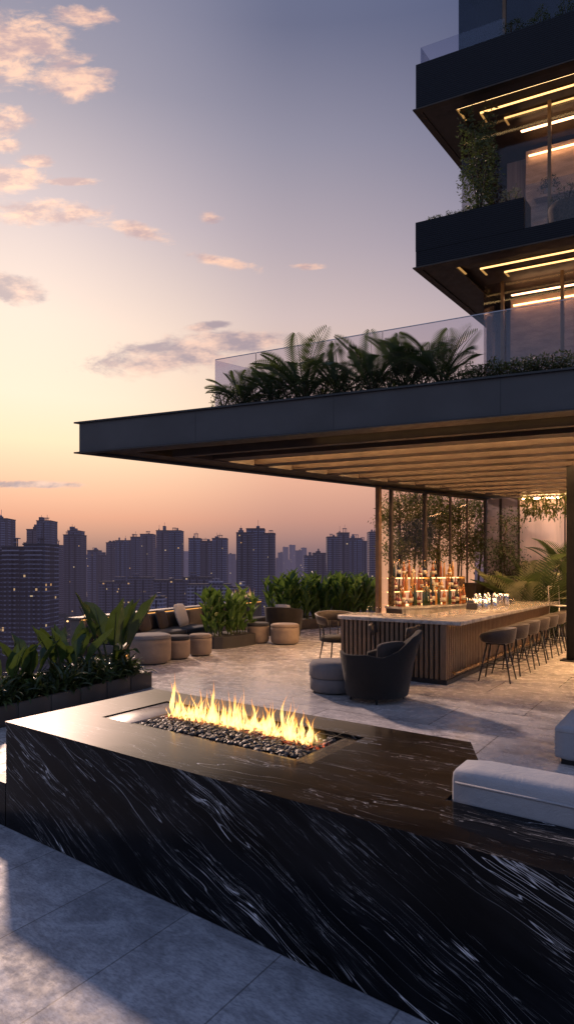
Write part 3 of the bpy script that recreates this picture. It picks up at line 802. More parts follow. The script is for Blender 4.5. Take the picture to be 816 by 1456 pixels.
# curved spindle armchairs by the short end of the bar
def spindle_chair(label, loc, rz, sc=1.0):
    o = thing('spindle_chair', label, 'armchair', loc, rz, 'curved spindle armchairs at the bar end', sc)
    r = .40; zs = .80
    mb = MB(); n_ = 26; rows = []
    for i in range(n_+1):
        t_ = i/n_; an = R(-35)+R(250)*t_; k = max(0,math.sin(math.pi*t_))
        co, si = math.cos(an), math.sin(an); rr = r*(1+.05*k); z0, z1 = zs-.05*(1-k), zs+.10+.10*k
        rows.append([(rr*co,rr*si,z0),((rr+.05)*co,(rr+.05)*si,z1),((rr+.03)*co,(rr+.03)*si,z1+.015),((rr-.005)*co,(rr-.005)*si,z1-.01),((rr-.045)*co,(rr-.045)*si,z0+.01)])
    V = [q for r_ in rows for q in r_]; m_ = 5; Fc = []
    for i in range(n_):
        for k in range(m_): Fc.append((i*m_+k,(i+1)*m_+k,(i+1)*m_+(k+1)%m_,i*m_+(k+1)%m_))
    Fc.append(tuple(range(m_))); Fc.append(tuple(n_*m_+k for k in reversed(range(m_))))
    mb.add(V, Fc); mb.build('back_rail', M['stool_leather'], o, True)
    mb = MB(); mb.lathe([(.34,.42),(.37,.44),(.37,.49),(.33,.52),(.02,.525)], 28); mb.build('seat', M['chair_fabric'], o, True)
    for i in range(9):
        an = R(-15)+R(210)*i/8; mb = MB(); mb.ring_tube([(.355*math.cos(an),.355*math.sin(an),.47),(.39*math.cos(an),.39*math.sin(an),zs+.02)], .010, 6); mb.build('spindle', M['black_metal'], o, True)
    for an in (R(45),R(135),R(225),R(315)):
        mb = MB(); mb.ring_tube([(.40*math.cos(an),.40*math.sin(an),0),(.31*math.cos(an),.31*math.sin(an),.43)], [.012,.018], 8); mb.build('leg', M['black_metal'], o, True)
    return o
spindle_chair('curved spindle armchair leftmost of three at the bar end', on_level(480, 12.9, 0), R(20), 1.08)
spindle_chair('curved spindle armchair in the middle, right under the corner of the bar top', on_level(522, 12.15, 0), R(-20), 1.08)
spindle_chair('curved spindle armchair nearest, half hidden behind the charcoal lounge chair', on_level(562, 10.75, 0), R(-40), 1.08)
# ------------------------------------------------------------------ canopy roof
C0 = Vector((-4.09, 11.62, 0)); E1 = Vector((.935,-.355,0)).normalized(); E2 = Vector((.811,.585,0)).normalized()
def Cn(s_, t_, z=0.0): return C0 + E1*s_ + E2*t_ + Vector((0,0,z))
ZC, ZT = 4.30, 4.92
SX, TX = 14.0, 13.2
cr = thing('canopy_roof', 'dark slate steel canopy with wide fascia and a slatted warm ceiling over the bar', 'canopy', Cn(0,0,0))
def pbox(mb, s0,s1,t0,t1,z0,z1,mat=0):
    P = [Cn(s0,t0,z0),Cn(s1,t0,z0),Cn(s1,t1,z0),Cn(s0,t1,z0),Cn(s0,t0,z1),Cn(s1,t0,z1),Cn(s1,t1,z1),Cn(s0,t1,z1)]
    return mb.add(P, [(0,3,2,1),(4,5,6,7),(0,1,5,4),(1,2,6,5),(2,3,7,6),(3,0,4,7)], mat)
mb = MB(); pbox(mb,0,SX,0,.06,ZC+.03,ZT-.03); pbox(mb,0,.06,.062,TX,ZC+.03,ZT-.03); mb.build('fascia', M['slate_metal'], cr, world=True)
mb = MB(); pbox(mb,-.06,SX,-.06,.12,ZT-.03,ZT); pbox(mb,-.06,.12,.122,TX,ZT-.03,ZT); mb.build('top_flange', M['black_metal'], cr, world=True)
mb = MB(); pbox(mb,-.06,SX,-.06,.12,ZC,ZC+.028); pbox(mb,-.06,.12,.122,TX,ZC,ZC+.028); mb.build('bottom_flange', M['black_metal'], cr, world=True)
for q in range(1,6):
    mb = MB(); pbox(mb,2.6*q-.004,2.6*q+.004,-.003,-.001,ZC+.03,ZT-.03); mb.build('panel_joint', M['black_metal'], cr, world=True)
mb = MB(); pbox(mb,.065,SX,.065,TX,ZT-.10,ZT-.035); mb.build('roof_deck', M['ceiling'], cr, world=True)
mb = MB(); pbox(mb,.125,SX,.125,.62,ZC+.05,ZC+.09); pbox(mb,.125,.62,.622,TX,ZC+.05,ZC+.09); mb.build('soffit_border', M['bronze_dark'], cr, world=True)
mb = MB(); pbox(mb,1.05,SX,1.0,1.16,ZC-.02,ZC+.20); pbox(mb,1.05,1.21,1.162,TX,ZC-.02,ZC+.20); mb.build('inner_beam', M['wood_slat'], cr, world=True)
mb = MB(); pbox(mb,.64,SX,.64,.99,ZC+.26,ZC+.30); pbox(mb,.64,1.04,1.0,TX,ZC+.26,ZC+.30); mb.build('cove_panel', M['bronze_dark'], cr, world=True)
mb = MB(); pbox(mb,4.2,SX,.66,.69,ZC+.12,ZC+.15); pbox(mb,.66,.69,4.0,TX,ZC+.12,ZC+.15); mb.build('cove_light', M['led_dim'], cr, world=True)
tt = 1.75; k = 0
while tt < TX-.3:
    mb = MB(); pbox(mb,1.215,SX,tt,tt+.40,ZC,ZC+.26); mb.m[0] = 1; mb.build('ceiling_slat', [M['wood_slat'], M['slat_under']], cr, world=True)
    if True:
        mb = MB(); pbox(mb,1.4,SX,tt+.52,tt+.66,ZC+.35,ZC+.38); mb.build('added_slot_light', M['led_added_slot'], cr, world=True)  # unseen strip added in each gap to light the slats and bar
    tt += 1.02; k += 1
mb = MB(); pbox(mb,1.215,SX,1.17,TX,ZC+.40,ZC+.44); mb.build('ceiling_panel', M['ceiling'], cr, world=True)

# column at the right
cp = on_level(812.5, 13.0, 0)
o = thing('column', 'black square steel column at the right edge beside the bar stools', 'column', cp, RZA)
mb = MB(); mb.box(-.09,.09,-.09,.09,.03,ZC); mb.build('shaft', M['column_black'], o, bevel=.01)
mb = MB(); mb.box(-.20,.20,-.20,.20,0,.03); mb.build('base_plate', M['black_metal'], o)

# ------------------------------------------------------------------ bar counter
KB = Vector((2.764, 10.26, 0))
bar = thing('bar_counter', 'U shaped bar with veined stone top and vertically slatted dark wood front', 'bar counter', KB, RZA)
LB = 8.4
mb = MB()
mb.prism([(-2.12,.06),(-.06,.06),(-.06,LB),(-.70,LB),(-.70,.95),(-2.12,.95)], .08, 1.04); mb.build('carcass', M['bar_gap'], bar)
mb = MB(); mb.prism([(-2.1,-.02),(.02,-.02),(.02,LB),(-.68,LB),(-.68,.93),(-2.1,.93)], 0, .075); mb.build('plinth', M['black_metal'], bar)
mb = MB(); x = -2.10
while x < -.04: mb.box(x,x+.058,.0,.058,.08,1.045); x += .095
mb.build('end_slats', M['bar_slat'], bar)
mb = MB(); y = .0
while y < LB: mb.box(-.058,.0,y,y+.058,.08,1.045); y += .095
mb.build('side_slats', M['bar_slat'], bar)
mb = MB(); arc = [(-2.30+.35-.35*math.cos(a_*R(15)), -.05+.35-.35*math.sin(a_*R(15))) for a_ in range(7)]
poly = arc + [(.28,-.05),(.28,LB+.1),(-.86,LB+.1),(-.86,1.10),(-2.0,1.10)] + [(-2.30+.30-.30*math.sin(a_*R(15)), 1.10-.30+.30*math.cos(a_*R(15))) for a_ in range(1,7)]
mb.prism(poly, 1.05, 1.118); mb.build('counter_top', M['stone_top'], bar, bevel=.006)
mb = MB(); mb.box(.03,.055,.1,LB,1.043,1.049); mb.build('light_strip', M['led_bar'], bar)  # hidden strip added under the overhang to brighten the bar front
mb = MB(); mb.box(.06,.10,.2,LB,.16,.20)
for q in range(9): mb.box(.0,.06,.3+q,.33+q,.165,.195)
mb.build('foot_rail', M['brass'], bar)
def bp(x, y, z=1.12): return KB + AX*x + AY*y + Vector((0,0,z))

# ------------------------------------------------------------------ bar stools
def make_stool():
    o = thing('bar_stool', 'x', 'bar stool', (0,0,0), 0, 'bar stools along the long side of the bar')
    mb = MB(); n_ = 24; rows = []
    for i in range(n_+1):
        t_ = i/n_; an = R(-60)+R(300)*t_; kk = max(0,math.sin(math.pi*t_))**.6
        co, si = math.cos(an), math.sin(an); zt = .80+.16*kk
        rows.append([(.21*co,.20*si,.70),(.255*co,.235*si,.76),(.275*co,.255*si,zt),(.262*co,.243*si,zt+.012),(.235*co,.215*si,zt-.005),(.20*co,.19*si,.77)])
    V = [q for r_ in rows for q in r_]; m_ = 6; Fc = []
    for i in range(n_):
        for kq in range(m_): Fc.append((i*m_+kq,(i+1)*m_+kq,(i+1)*m_+(kq+1)%m_,i*m_+(kq+1)%m_))
    Fc.append(tuple(range(m_))); Fc.append(tuple(n_*m_+kq for kq in reversed(range(m_))))
    mb.add(V, Fc); mb.build('backrest', M['stool_leather'], o, True)
    mb = MB(); mb.lathe([(.15,.685),(.22,.70),(.245,.74),(.235,.78),(.18,.80),(.02,.803)], 26, sy=.94); mb.build('seat', M['stool_leather'], o, True)
    mb = MB(); mb.box(-.14,.14,-.13,.13,.665,.69); mb.build('seat_plate', M['black_metal'], o)
    for sx in (-1,1):
        for sy in (-1,1):
            mb = MB(); mb.ring_tube([(.22*sx,.21*sy,0),(.125*sx,.115*sy,.67)], [.010,.014], 8); mb.build('leg', M['black_metal'], o, True)
    f = .26/.67; q = lambda sx,sy: (.22*sx+(.125-.22)*sx*f, .21*sy+(.115-.21)*sy*f, .26)
    mb = MB()
    for a_, b_ in (((-1,-1),(1,-1)),((1,-1),(1,1)),((1,1),(-1,1)),((-1,1),(-1,-1))): mb.ring_tube([q(*a_),q(*b_)], .008, 6)
    mb.build('footrest', M['black_metal'], o, True)
    return o
st = Stock([make_stool()])
for i in range(8):
    b_ = .98+.93*i
    lab = ('bar stool nearest the camera, first of the row along the long side of the bar' if i == 0 else
           'bar stool farthest back in the row, by the end of the bar' if i == 7 else f'{ORD[i]} bar stool from the near corner of the bar')
    st.put(0, bp(.60, b_, 0), RZA + R(90)*-1 + R([4,-6,3,8,-4,2,-7,5][i]), (1.25,1.3,1.0), lab)

# ------------------------------------------------------------------ glazed bar room
gr = thing('glass_wall', 'bronze framed glass wall along the left side of the bar', 'glass wall', Cn(.2,8.15))
def e2_t(px, inset): # distance along the wall where the post shows
    u = (px-408)/F; b = C0 + E1*inset
    return (u*b.y - b.x) / (E2.x - u*E2.y)
posts = [e2_t(q,.2) for q in (538,556,604,640,664,690)]
for i, t_ in enumerate(posts):
    wd = [.10,.075,.085,.05,.04,.07][i]
    mb = MB(); pbox(mb,.2-wd/2,.2+wd/2,t_-wd/2,t_+wd/2,0,ZC); mb.build('post', M['bronze'] if i in (0,) else M['bronze_dark'], gr, world=True)
for i in range(5):
    mb = MB(); pbox(mb,.195,.205,posts[i]+.055,posts[i+1]-.055,.06,ZC-.06); mb.build('pane', M['glass_bar'], gr, world=True)
mb = MB(); pbox(mb,.15,.25,posts[0]+.06,posts[-1]-.06,0,.06); pbox(mb,.15,.25,posts[0]+.06,posts[-1]-.06,ZC-.06,ZC-.001); mb.build('rail', M['bronze_dark'], gr, world=True)

# luminous screen beyond the glass, sun behind it
def screen_mat(name, col, tr):
    m, nt, out = newmat(name); n = N(nt)
    x, y, z = n.sep(n.obj())
    fold = n.noise(n.comb(n.math('MULTIPLY', n.math('ADD', x, y), 3.0), n.math('MULTIPLY', z, .12), 1), 1.5, 4, .6)
    c = n.mix(n.step(fold, .35, .7), tuple(q*.72 for q in col), col)
    d = n.bsdf(c, .9, 0, .1); t = n.new('ShaderNodeBsdfTranslucent'); n.link(c, t.inputs[0])
    n.link(n.mixsh(tr, d, t.outputs[0]), out.inputs[0]); return m
M['screen'] = screen_mat('translucent_screen', (.86,.66,.50), .72)
M['screen_grey'] = screen_mat('translucent_grey_curtain', (.40,.32,.32), .45)
M['screen_rose'] = screen_mat('translucent_rose_screen', (.88,.68,.58), .68)
tb0 = posts[0]; NO = Vector((-E2.y, E2.x, 0))        # outwards
sc = thing('garden_screen', 'pale translucent screen wall glowing in the low sun behind the bar trees', 'screen wall', Cn(.2, tb0) + NO*2.0)
mb = MB(); mb.obox(Cn(.2,tb0+1.9)+NO*1.80+Vector((0,0,.40)), E2*4.6, NO*.06, Vector((0,0,.04))); mb.build('added_uplight', M['led_added'], sc, world=True)  # strip added at the screen foot to make it glow brighter
mb = MB(); mb.obox(Cn(.2,tb0+1.9)+NO*1.78+Vector((0,0,.0)), E2*4.6, NO*.10, Vector((0,0,.395))); mb.build('added_uplight_base', M['bronze_dark'], sc, world=True)
mb = MB()
t_ = tb0 + 1.95
while t_ < posts[-1]+1.6:
    o_ = Cn(.2,t_)+NO*2.0; mb.add([o_, o_+E2*.958, o_+E2*.958+Vector((0,0,4.25)), o_+Vector((0,0,4.25))], [(0,1,2,3)]); t_ += 1.0
mb.build('panel', M['screen'], sc, world=True)
mb = MB(); t_ = tb0+1.95
while t_ < posts[-1]+1.7:
    o_ = Cn(.2,t_-.04)+NO*1.98; mb.obox(o_, E2*.04, NO*.07, Vector((0,0,4.28))); t_ += 1.0
mb.build('frame', M['bronze'], sc, world=True)

# rear wall of the bar room
tP2 = posts[-1]
RW = lambda s_, off, z=0.0: Cn(.2+s_, tP2, z) + Vector((E1.y, -E1.x, 0))*off   # off>0 towards the camera
rw = thing('rear_wall', 'rosy plaster wall with dark and pale panels at the back of the bar', 'wall', RW(0,0))
def rbox(mb, s0,s1,o0,o1,z0,z1):
    return mb.obox(RW(s0,o0,z0), E1*(s1-s0), (RW(0,1)-RW(0,0))*(o1-o0), Vector((0,0,z1-z0)))
mb = MB(); mb.add([RW(1.0,0,0),RW(5.5,0,0),RW(5.5,0,ZC-.002),RW(1.0,0,ZC-.002)],[(0,1,2,3)]); mb.build('wall', M['screen_rose'], rw, world=True)
mb = MB(); mb.add([RW(.06,0,0),RW(.99,0,0),RW(.99,0,ZC-.002),RW(.06,0,ZC-.002)],[(0,1,2,3)]); mb.build('curtain', M['screen_grey'], rw, world=True)
mb = MB(); rbox(mb,.42,.50,.002,.06,0,ZC-.01); rbox(mb,.96,1.03,.002,.06,0,ZC-.01); rbox(mb,2.30,2.34,.002,.03,0,ZC-.01); mb.build('trim', M['bronze_dark'], rw, world=True)
mb = MB(); rbox(mb,1.1,5.4,.22,.27,ZC-.10,ZC-.06); mb.build('wall_light', M['led_added'], rw, world=True)  # wash strip added at the ceiling to brighten the rear wall
sb = thing('sideboard', 'long low dark sideboard against the rear wall of the bar', 'sideboard', RW(0.3,.05))
mb = MB(); rbox(mb,.15,5.0,.07,.62,.08,1.16); mb.build('cabinet', M['cabinet'], sb, world=True)
mb = MB(); rbox(mb,.12,5.05,.05,.66,1.162,1.20); mb.build('top', M['stone_top'], sb, world=True)
mb = MB(); rbox(mb,.2,5.0,.12,.55,0,.08); mb.build('plinth', M['black_metal'], sb, world=True)

# ------------------------------------------------------------------ back bar with bottles
NI = -NO
bb = thing('back_bar', 'stone topped back bar counter with lit glass shelves in front of the glass wall', 'back bar', Cn(.2,tb0+.1)+NI*.15)
def BBp(s_, o_, z=0.0): return Cn(.2, tb0+.15+s_) + NI*(.12+o_) + Vector((0,0,z))
def bbox_(mb, s0,s1,o0,o1,z0,z1): return mb.obox(BBp(s0,o0,z0), E2*(s1-s0), NI*(o1-o0), Vector((0,0,z1-z0)))
LBB = posts[-1]-tb0-.3
mb = MB(); bbox_(mb,0,LBB,.02,.60,.05,.96); mb.build('cabinet', M['cabinet'], bb, world=True)
mb = MB(); bbox_(mb,-.03,LBB,.0,.66,.962,1.02); mb.build('counter_top', M['stone_top'], bb, world=True)
mb = MB(); bbox_(mb,.0,LBB,.602,.625,.70,.955); mb.build('front_panel', M['stone_top'], bb, world=True)
for z_s in (1.40,1.78):
    mb = MB(); bbox_(mb,.05,3.1,.03,.28,z_s,z_s+.02); mb.build('shelf', M['glass_clear'], bb, world=True)
    mb = MB(); bbox_(mb,.05,3.1,.015,.028,z_s-.012,z_s+.012); mb.build('shelf_light', M['led_bar'], bb, world=True)
mb = MB(); bbox_(mb,.05,LBB-.1,.03,.05,1.022,1.04); mb.build('counter_light', M['led_bar'], bb, world=True)
for s_ in (.06,1.5,3.08):
    mb = MB(); bbox_(mb,s_,s_+.02,.04,.26,1.02,1.82); mb.build('shelf_bracket', M['brass'], bb, world=True)

def make_bottle(kind, m):
    o = thing('bottle', 'x', 'bottle', (0,0,0))
    P = {0:[(.036,0),(.038,.01),(.038,.18),(.030,.215),(.013,.25),(.012,.31)], 1:[(.045,0),(.046,.02),(.046,.13),(.032,.17),(.014,.19),(.013,.24)],
         2:[(.030,0),(.032,.01),(.030,.22),(.014,.27),(.012,.34)], 3:[(.050,0),(.052,.015),(.045,.10),(.055,.14),(.02,.18),(.014,.22)]}[kind]
    mb = MB(); mb.lathe(P, 12); mb.build('body', m, o, True)
    z_e = P[-1][1]
    mb = MB(); mb.lathe([(.014,z_e),(.015,z_e+.03),(.003,z_e+.032)], 8); mb.build('cap', M['brass'], o, True)
    mb = MB(); r_ = P[2][0]*1.012; mb.lathe([(r_,P[2][1]*.35),(r_,P[2][1]*.8)], 12); mb.build('label_band', M['label_paper'], o, True)
    return o
kinds = [(0,'amber'),(1,'honey'),(2,'green'),(0,'dark'),(3,'cream'),(2,'honey'),(1,'red'),(2,'amber')]
bst = Stock([make_bottle(a_, M['bottle_'+b_]) for a_, b_ in kinds])
names = ['amber bottle with round shoulders in the crowd on the back bar','squat honey coloured bottle in the crowd on the back bar','slim green bottle in the crowd on the back bar','black bottle in the crowd on the back bar','cream decanter in the crowd on the back bar','slim honey coloured bottle in the crowd on the back bar','squat dark red bottle in the crowd on the back bar','slim amber bottle in the crowd on the back bar']
rnd = random.Random(21)
for z_s, smax, omin, omax, cnt, sc_ in ((1.022,3.1,.10,.55,34,1.15),(1.422,3.0,.07,.24,20,1.05),(1.802,3.0,.07,.24,13,1.0)):
    for i in range(cnt):
        s_ = .12 + (smax-.2)*(i+.5*rnd.random())/cnt
        k = rnd.randrange(8)
        bst.put(k, BBp(s_, rnd.uniform(omin,omax), z_s), rnd.uniform(0,6), sc_*1.3*rnd.uniform(.85,1.15), names[k], 'bottles on the back bar')
bst.tidy()
# cabinet box and coffee machine
o = thing('cabinet_box', 'dark upright box cabinet on the back bar between the bottles and the coffee machine', 'cabinet', BBp(3.45,.32,1.022), math.atan2(E2.y,E2.x))
mb = MB(); mb.box(-.22,.22,-.22,.22,0,.60); mb.build('body', M['cabinet'], o, bevel=.01)
mb = MB(); mb.box(-.20,.20,-.232,-.222,.04,.56); mb.build('door', M['bronze_dark'], o, bevel=.004)
mb = MB(); mb.box(.14,.16,-.25,-.233,.22,.38); mb.build('handle', M['brass'], o)
o = thing('coffee_machine', 'wide dark espresso machine with cups and grinder hoppers on top of it', 'coffee machine', BBp(4.55,.34,1.022), math.atan2(E2.y,E2.x))
mb = MB(); mb.box(-.62,.62,-.20,.24,.30,.60); mb.box(-.62,.62,.02,.24,.04,.30); mb.build('body', M['cabinet'], o, bevel=.02)
mb = MB(); mb.box(-.60,.60,-.24,.10,.04,.09); mb.build('drip_tray', M['chrome'], o, bevel=.004)
mb = MB(); mb.box(-.60,.60,-.205,-.2,.52,.57); mb.build('trim', M['chrome'], o)
for x in (-.40,-.10,.20,.48):
    mb = MB(); mb.lathe([(.045,.22),(.05,.25),(.05,.30)], 12, (x,-.12,0)); mb.ring_tube([(x,-.16,.25),(x,-.30,.23)], .012, 6); mb.build('group_head', M['chrome'], o, True)
for i, x in enumerate((-.48,-.34,.30,.42)):
    mb = MB(); mb.lathe([(.035,.602),(.05,.66),(.052,.68)], 12, (x,.05,0)); mb.build('cup', M['white_fabric'], o, True)
for i, x in enumerate((-.15,.12)):
    mb = MB(); mb.lathe([(.05,.602),(.05,.64),(.09,.76),(.09,.80),(.03,.815)], 14, (x,.08,0)); mb.build('hopper', M['cabinet'], o, True)
for x in (-.5,.5):
    mb = MB(); mb.box(x-.05,x+.05,-.15,.2,0,.04); mb.build('foot', M['black_metal'], o)

# shakers, jugs and glasses on the bar top
def make_shaker():
    o = thing('cocktail_shaker', 'x', 'shaker', (0,0,0)); mb = MB(); mb.lathe([(.038,0),(.040,.01),(.052,.19)], 18); mb.build('tin', M['chrome'], o, True)
    mb = MB(); mb.lathe([(.052,.19),(.048,.22),(.025,.26),(.022,.29),(.004,.295)], 18); mb.build('lid', M['chrome'], o, True); return o
def make_jug():
    o = thing('jug', 'x', 'jug', (0,0,0)); mb = MB(); mb.lathe([(.06,0),(.066,.02),(.058,.16),(.066,.23)], 18); mb.build('body', M['chrome'], o, True)
    mb = MB(); mb.ring_tube([(.06,0,.19),(.11,0,.18),(.115,0,.10),(.062,0,.06)], .008, 6); mb.build('handle', M['chrome'], o, True); return o
def make_glass():
    o = thing('drinking_glass', 'x', 'glass', (0,0,0)); mb = MB(); mb.lathe([(.035,0),(.036,.008),(.042,.14)], 16); mb.build('body', M['glass_clear'], o, True); return o
def make_caddy():
    o = thing('bar_caddy', 'black caddy of bar tools on the bar top beside the shakers', 'caddy', (0,0,0)); mb = MB(); mb.box(-.12,.12,-.08,.08,0,.14); mb.build('box', M['cabinet'], o, bevel=.006)
    for i in range(5):
        mb = MB(); mb.ring_tube([(-.09+.045*i,0,.10),(-.10+.05*i,.02,.26)], .006, 5); mb.build('tool', M['chrome'], o, True)
    return o
sh, jg, gl = Stock([make_shaker()]), Stock([make_jug()]), Stock([make_glass()])
for i, (x, y) in enumerate(((-.62,3.6),(-.45,3.75),(-.66,4.0),(-.40,4.3),(-.62,4.55))):
    sh.put(0, bp(x,y), i, 1.15, f'{ORD[i]} steel cocktail shaker from the near end of the cluster on the bar top', 'steel shakers on the bar top')
for i, (x, y) in enumerate(((-.55,4.9),(-.38,5.2),(-.60,5.5))):
    jg.put(0, bp(x,y), i*1.3, 1.25, ['polished steel jug nearest the shakers on the bar top','polished steel jug between two other jugs on the bar top','polished steel jug farthest back on the bar top'][i], 'steel jugs on the bar top')
for i in range(9):
    gl.put(0, bp(-.72+.13*(i%3), 5.9+.14*(i//3)), 0, 1.1, 'clear tumbler in the block of glasses on the bar top', 'tumblers on the bar top')
place(make_caddy(), bp(-.6,3.25), RZA+.3)
o = thing('bar_tap', 'slim dark tap standing on the bar top near its corner', 'tap', bp(-1.15,.85), RZA)
mb = MB(); mb.ring_tube([(0,0,0),(0,0,.24),(0,.03,.28),(0,.12,.29),(0,.16,.26),(0,.16,.22)], .012, 8); mb.build('spout', M['black_metal'], o, True)
mb = MB(); mb.lathe([(.03,0),(.03,.01)], 12); mb.build('base', M['black_metal'], o)
gl.put(0, bp(-1.62,.30), 0, 1.25, 'left one of two clear tumblers near the front left edge of the bar top', 'two tumblers near the bar edge')
gl.put(0, bp(-1.45,.33), 0, 1.25, 'right one of two clear tumblers near the front left edge of the bar top', 'two tumblers near the bar edge')
# white stool by the rear wall
o = thing('high_chair', 'white slender high chair with an open frame back near the rear wall', 'chair', on_level(795,16.4,0), R(20))
mb = MB(); mb.box(-.2,.2,-.2,.2,1.0,1.03); mb.build('seat', M['white_fabric'], o, bevel=.01)
mb = MB(); mb.ring_tube([(-.18,.18,1.03),(-.19,.21,1.55),(.19,.21,1.55),(.18,.18,1.03)], .016, 6); mb.build('backrest', M['white_fabric'], o, True)
for x in (-1,1):
    for y in (-1,1):
        mb = MB(); mb.ring_tube([(.22*x,.22*y,0),(.17*x,.17*y,1.0)], .014, 6); mb.build('leg', M['white_fabric'], o, True)
M['led_room'] = emissive('room_light', srgb(255,200,150), 7.0)
M['led_faint'] = emissive('faint_led', srgb(255,190,110), .5)
# ------------------------------------------------------------------ apartment tower above the bar
KT = Vector((2.99,13.7,0)); 
def Tn(s_, t_, z=0.0): return KT + BX*s_ + BY*t_ + Vector((0,0,z))
def tbox(mb, s0,s1,t0,t1,z0,z1):
    P = [Tn(s0,t0,z0),Tn(s1,t0,z0),Tn(s1,t1,z0),Tn(s0,t1,z0),Tn(s0,t0,z1),Tn(s1,t0,z1),Tn(s1,t1,z1),Tn(s0,t1,z1)]
    return mb.add(P, [(0,3,2,1),(4,5,6,7),(0,1,5,4),(1,2,6,5),(2,3,7,6),(3,0,4,7)])
tw = thing('apartment_tower', 'dark apartment tower with stacked balconies and lit soffits above the canopy', 'building', KT)
SE, TE = 9.0, 8.0
def ribbed(name, base):
    m, nt, out = newmat(name); n = N(nt); x, y, z = n.sep(n.obj())
    fz = n.math('FRACT', n.math('MULTIPLY', z, 22.0)); rib = n.step(n.math('ABSOLUTE', n.math('SUBTRACT', fz, .5)), .12, .32)
    c = n.mix(rib, tuple(q*.45 for q in base), base)
    n.link(n.bsdf(c, .5, 0, .18, n.bump(rib, .6, .012)), out.inputs[0]); return m
M['ribbed'] = ribbed('ribbed_dark_cladding', (.013,.014,.019))
for lv, zb in enumerate((9.0, 12.67)):
    zt = zb + 1.08
    if lv == 0:
        mb = MB(); tbox(mb,0,SE,-.001,.05,zb+.03,zb+.40); tbox(mb,0,.05,.051,TE,zb+.03,zb+.40); mb.build('balcony_band', M['ribbed'], tw, world=True)
        mb = MB(); tbox(mb,-.004,2.33,-.006,.46,zb+.402,zt); tbox(mb,-.004,.46,.465,1.2,zb+.402,zt); mb.build('balcony_planter', M['ribbed'], tw, world=True)
    else:
        mb = MB(); tbox(mb,0,SE,0,.05,zb+.03,zt); tbox(mb,0,.05,.051,TE,zb+.03,zt); mb.build('balcony_band', M['ribbed'], tw, world=True)
    mb = MB(); tbox(mb,-.05,SE,-.05,.10,zb,zb+.028); tbox(mb,-.05,.10,.101,TE,zb,zb+.028); mb.build('bottom_flange', M['bronze_dark'], tw, world=True)
    mb = MB(); tbox(mb,.06,SE,.06,TE,zb+.20,zb+.32); mb.build('floor_slab', M['ceiling'], tw, world=True)
    mb = MB(); tbox(mb,.101,SE,.101,.38,zb+.03,zb+.07); tbox(mb,.101,.74,.381,TE,zb+.03,zb+.07); mb.build('soffit_border', M['ceiling'], tw, world=True)
    for j, (s0, t0) in enumerate(((.76,.40),(1.12,.80),(1.5,1.25))):
        mb = MB(); tbox(mb,s0,SE,t0,t0+.028,zb+.06+.02*j,zb+.09+.02*j); mb.build('soffit_light', M['led' if j == 0 else 'led_dim'], tw, world=True)
        mb = MB(); tbox(mb,s0-.02,s0+.02,t0+.05,t0+.5-.1*j,zb+.07+.02*j,zb+.09+.02*j); mb.build('soffit_return_light', M['led_faint'], tw, world=True)
        mb = MB(); tbox(mb,s0+.1,SE,t0+.07,t0+.30,zb+.10,zb+.19); mb.build('soffit_fin', M['ceiling'], tw, world=True)
# glazing of the three storeys
def storey(z0, z1, r1, r2, wall_t, wall_s, gm, lit):
    g = MB(); tbox(g,r1,SE,r2,r2+.02,z0,z1); tbox(g,r1,r1+.02,r2+.021,TE,z0,z1); g.build('glazing', gm, tw, world=True)
    mb = MB(); tbox(mb,wall_s,SE,wall_t,wall_t+.12,z0,z1-.02); mb.build('interior_wall', M['interior'] , tw, world=True)
    if lit:
        mb = MB(); tbox(mb,wall_s+.2,SE,r2+.55,r2+.62,z1-.13,z1-.11); mb.build('ceiling_light', M['led_room'], tw, world=True)
        mb = MB(); tbox(mb,wall_s+.1,SE,wall_t-.10,wall_t-.06,z1-.22,z1-.19); mb.build('wall_light', M['led_wall'], tw, world=True)


storey(4.93, 9.03, .9, 1.6, 2.7, 1.15, M['glass_tower'], True)
storey(9.32, 12.72, .6, 1.05, 2.6, 1.55, M['glass_tower'], True)
storey(12.99, 17.5, .55, 1.0, 2.8, 2.0, M['glass_dark'], False)
for s_, t_, z0, z1 in ((1.35,1.6,4.93,9.03),(2.67,1.6,4.93,9.03),(4.0,1.6,4.93,9.03),(2.55,1.05,9.32,12.72),(4.2,1.05,9.32,12.72),(1.6,1.0,12.99,17.5)):
    mb = MB(); tbox(mb,s_-.035,s_+.035,t_-.06,t_-.002,z0,z1); mb.build('mullion', M['bronze'], tw, world=True)
mb = MB(); tbox(mb,1.8,SE,2.35,2.598,11.30,11.36); mb.build('wall_ledge', M['interior'], tw, world=True)
mb = MB(); tbox(mb,.3,1.14,3.4,3.5,4.93,9.0); tbox(mb,1.0,1.5,2.9,3.0,9.32,12.7); tbox(mb,1.0,1.98,2.9,3.0,12.99,17.5); mb.build('curtain', M['curtain'], tw, world=True)
mb = MB(); tbox(mb,0,SE,0,TE,17.5,17.8); mb.build('roof_slab', M['ceiling'], tw, world=True)
mb = MB(); tbox(mb,.06,1.9,.10,.115,13.752,14.20); tbox(mb,.06,.075,.116,2.5,13.752,14.20); mb.build('balcony_glass', M['glass_rail'], tw, world=True)
mb = MB(); tbox(mb,2.34,SE,.03,.045,9.402,10.35); mb.build('balcony_glass', M['glass_clear'], tw, world=True)
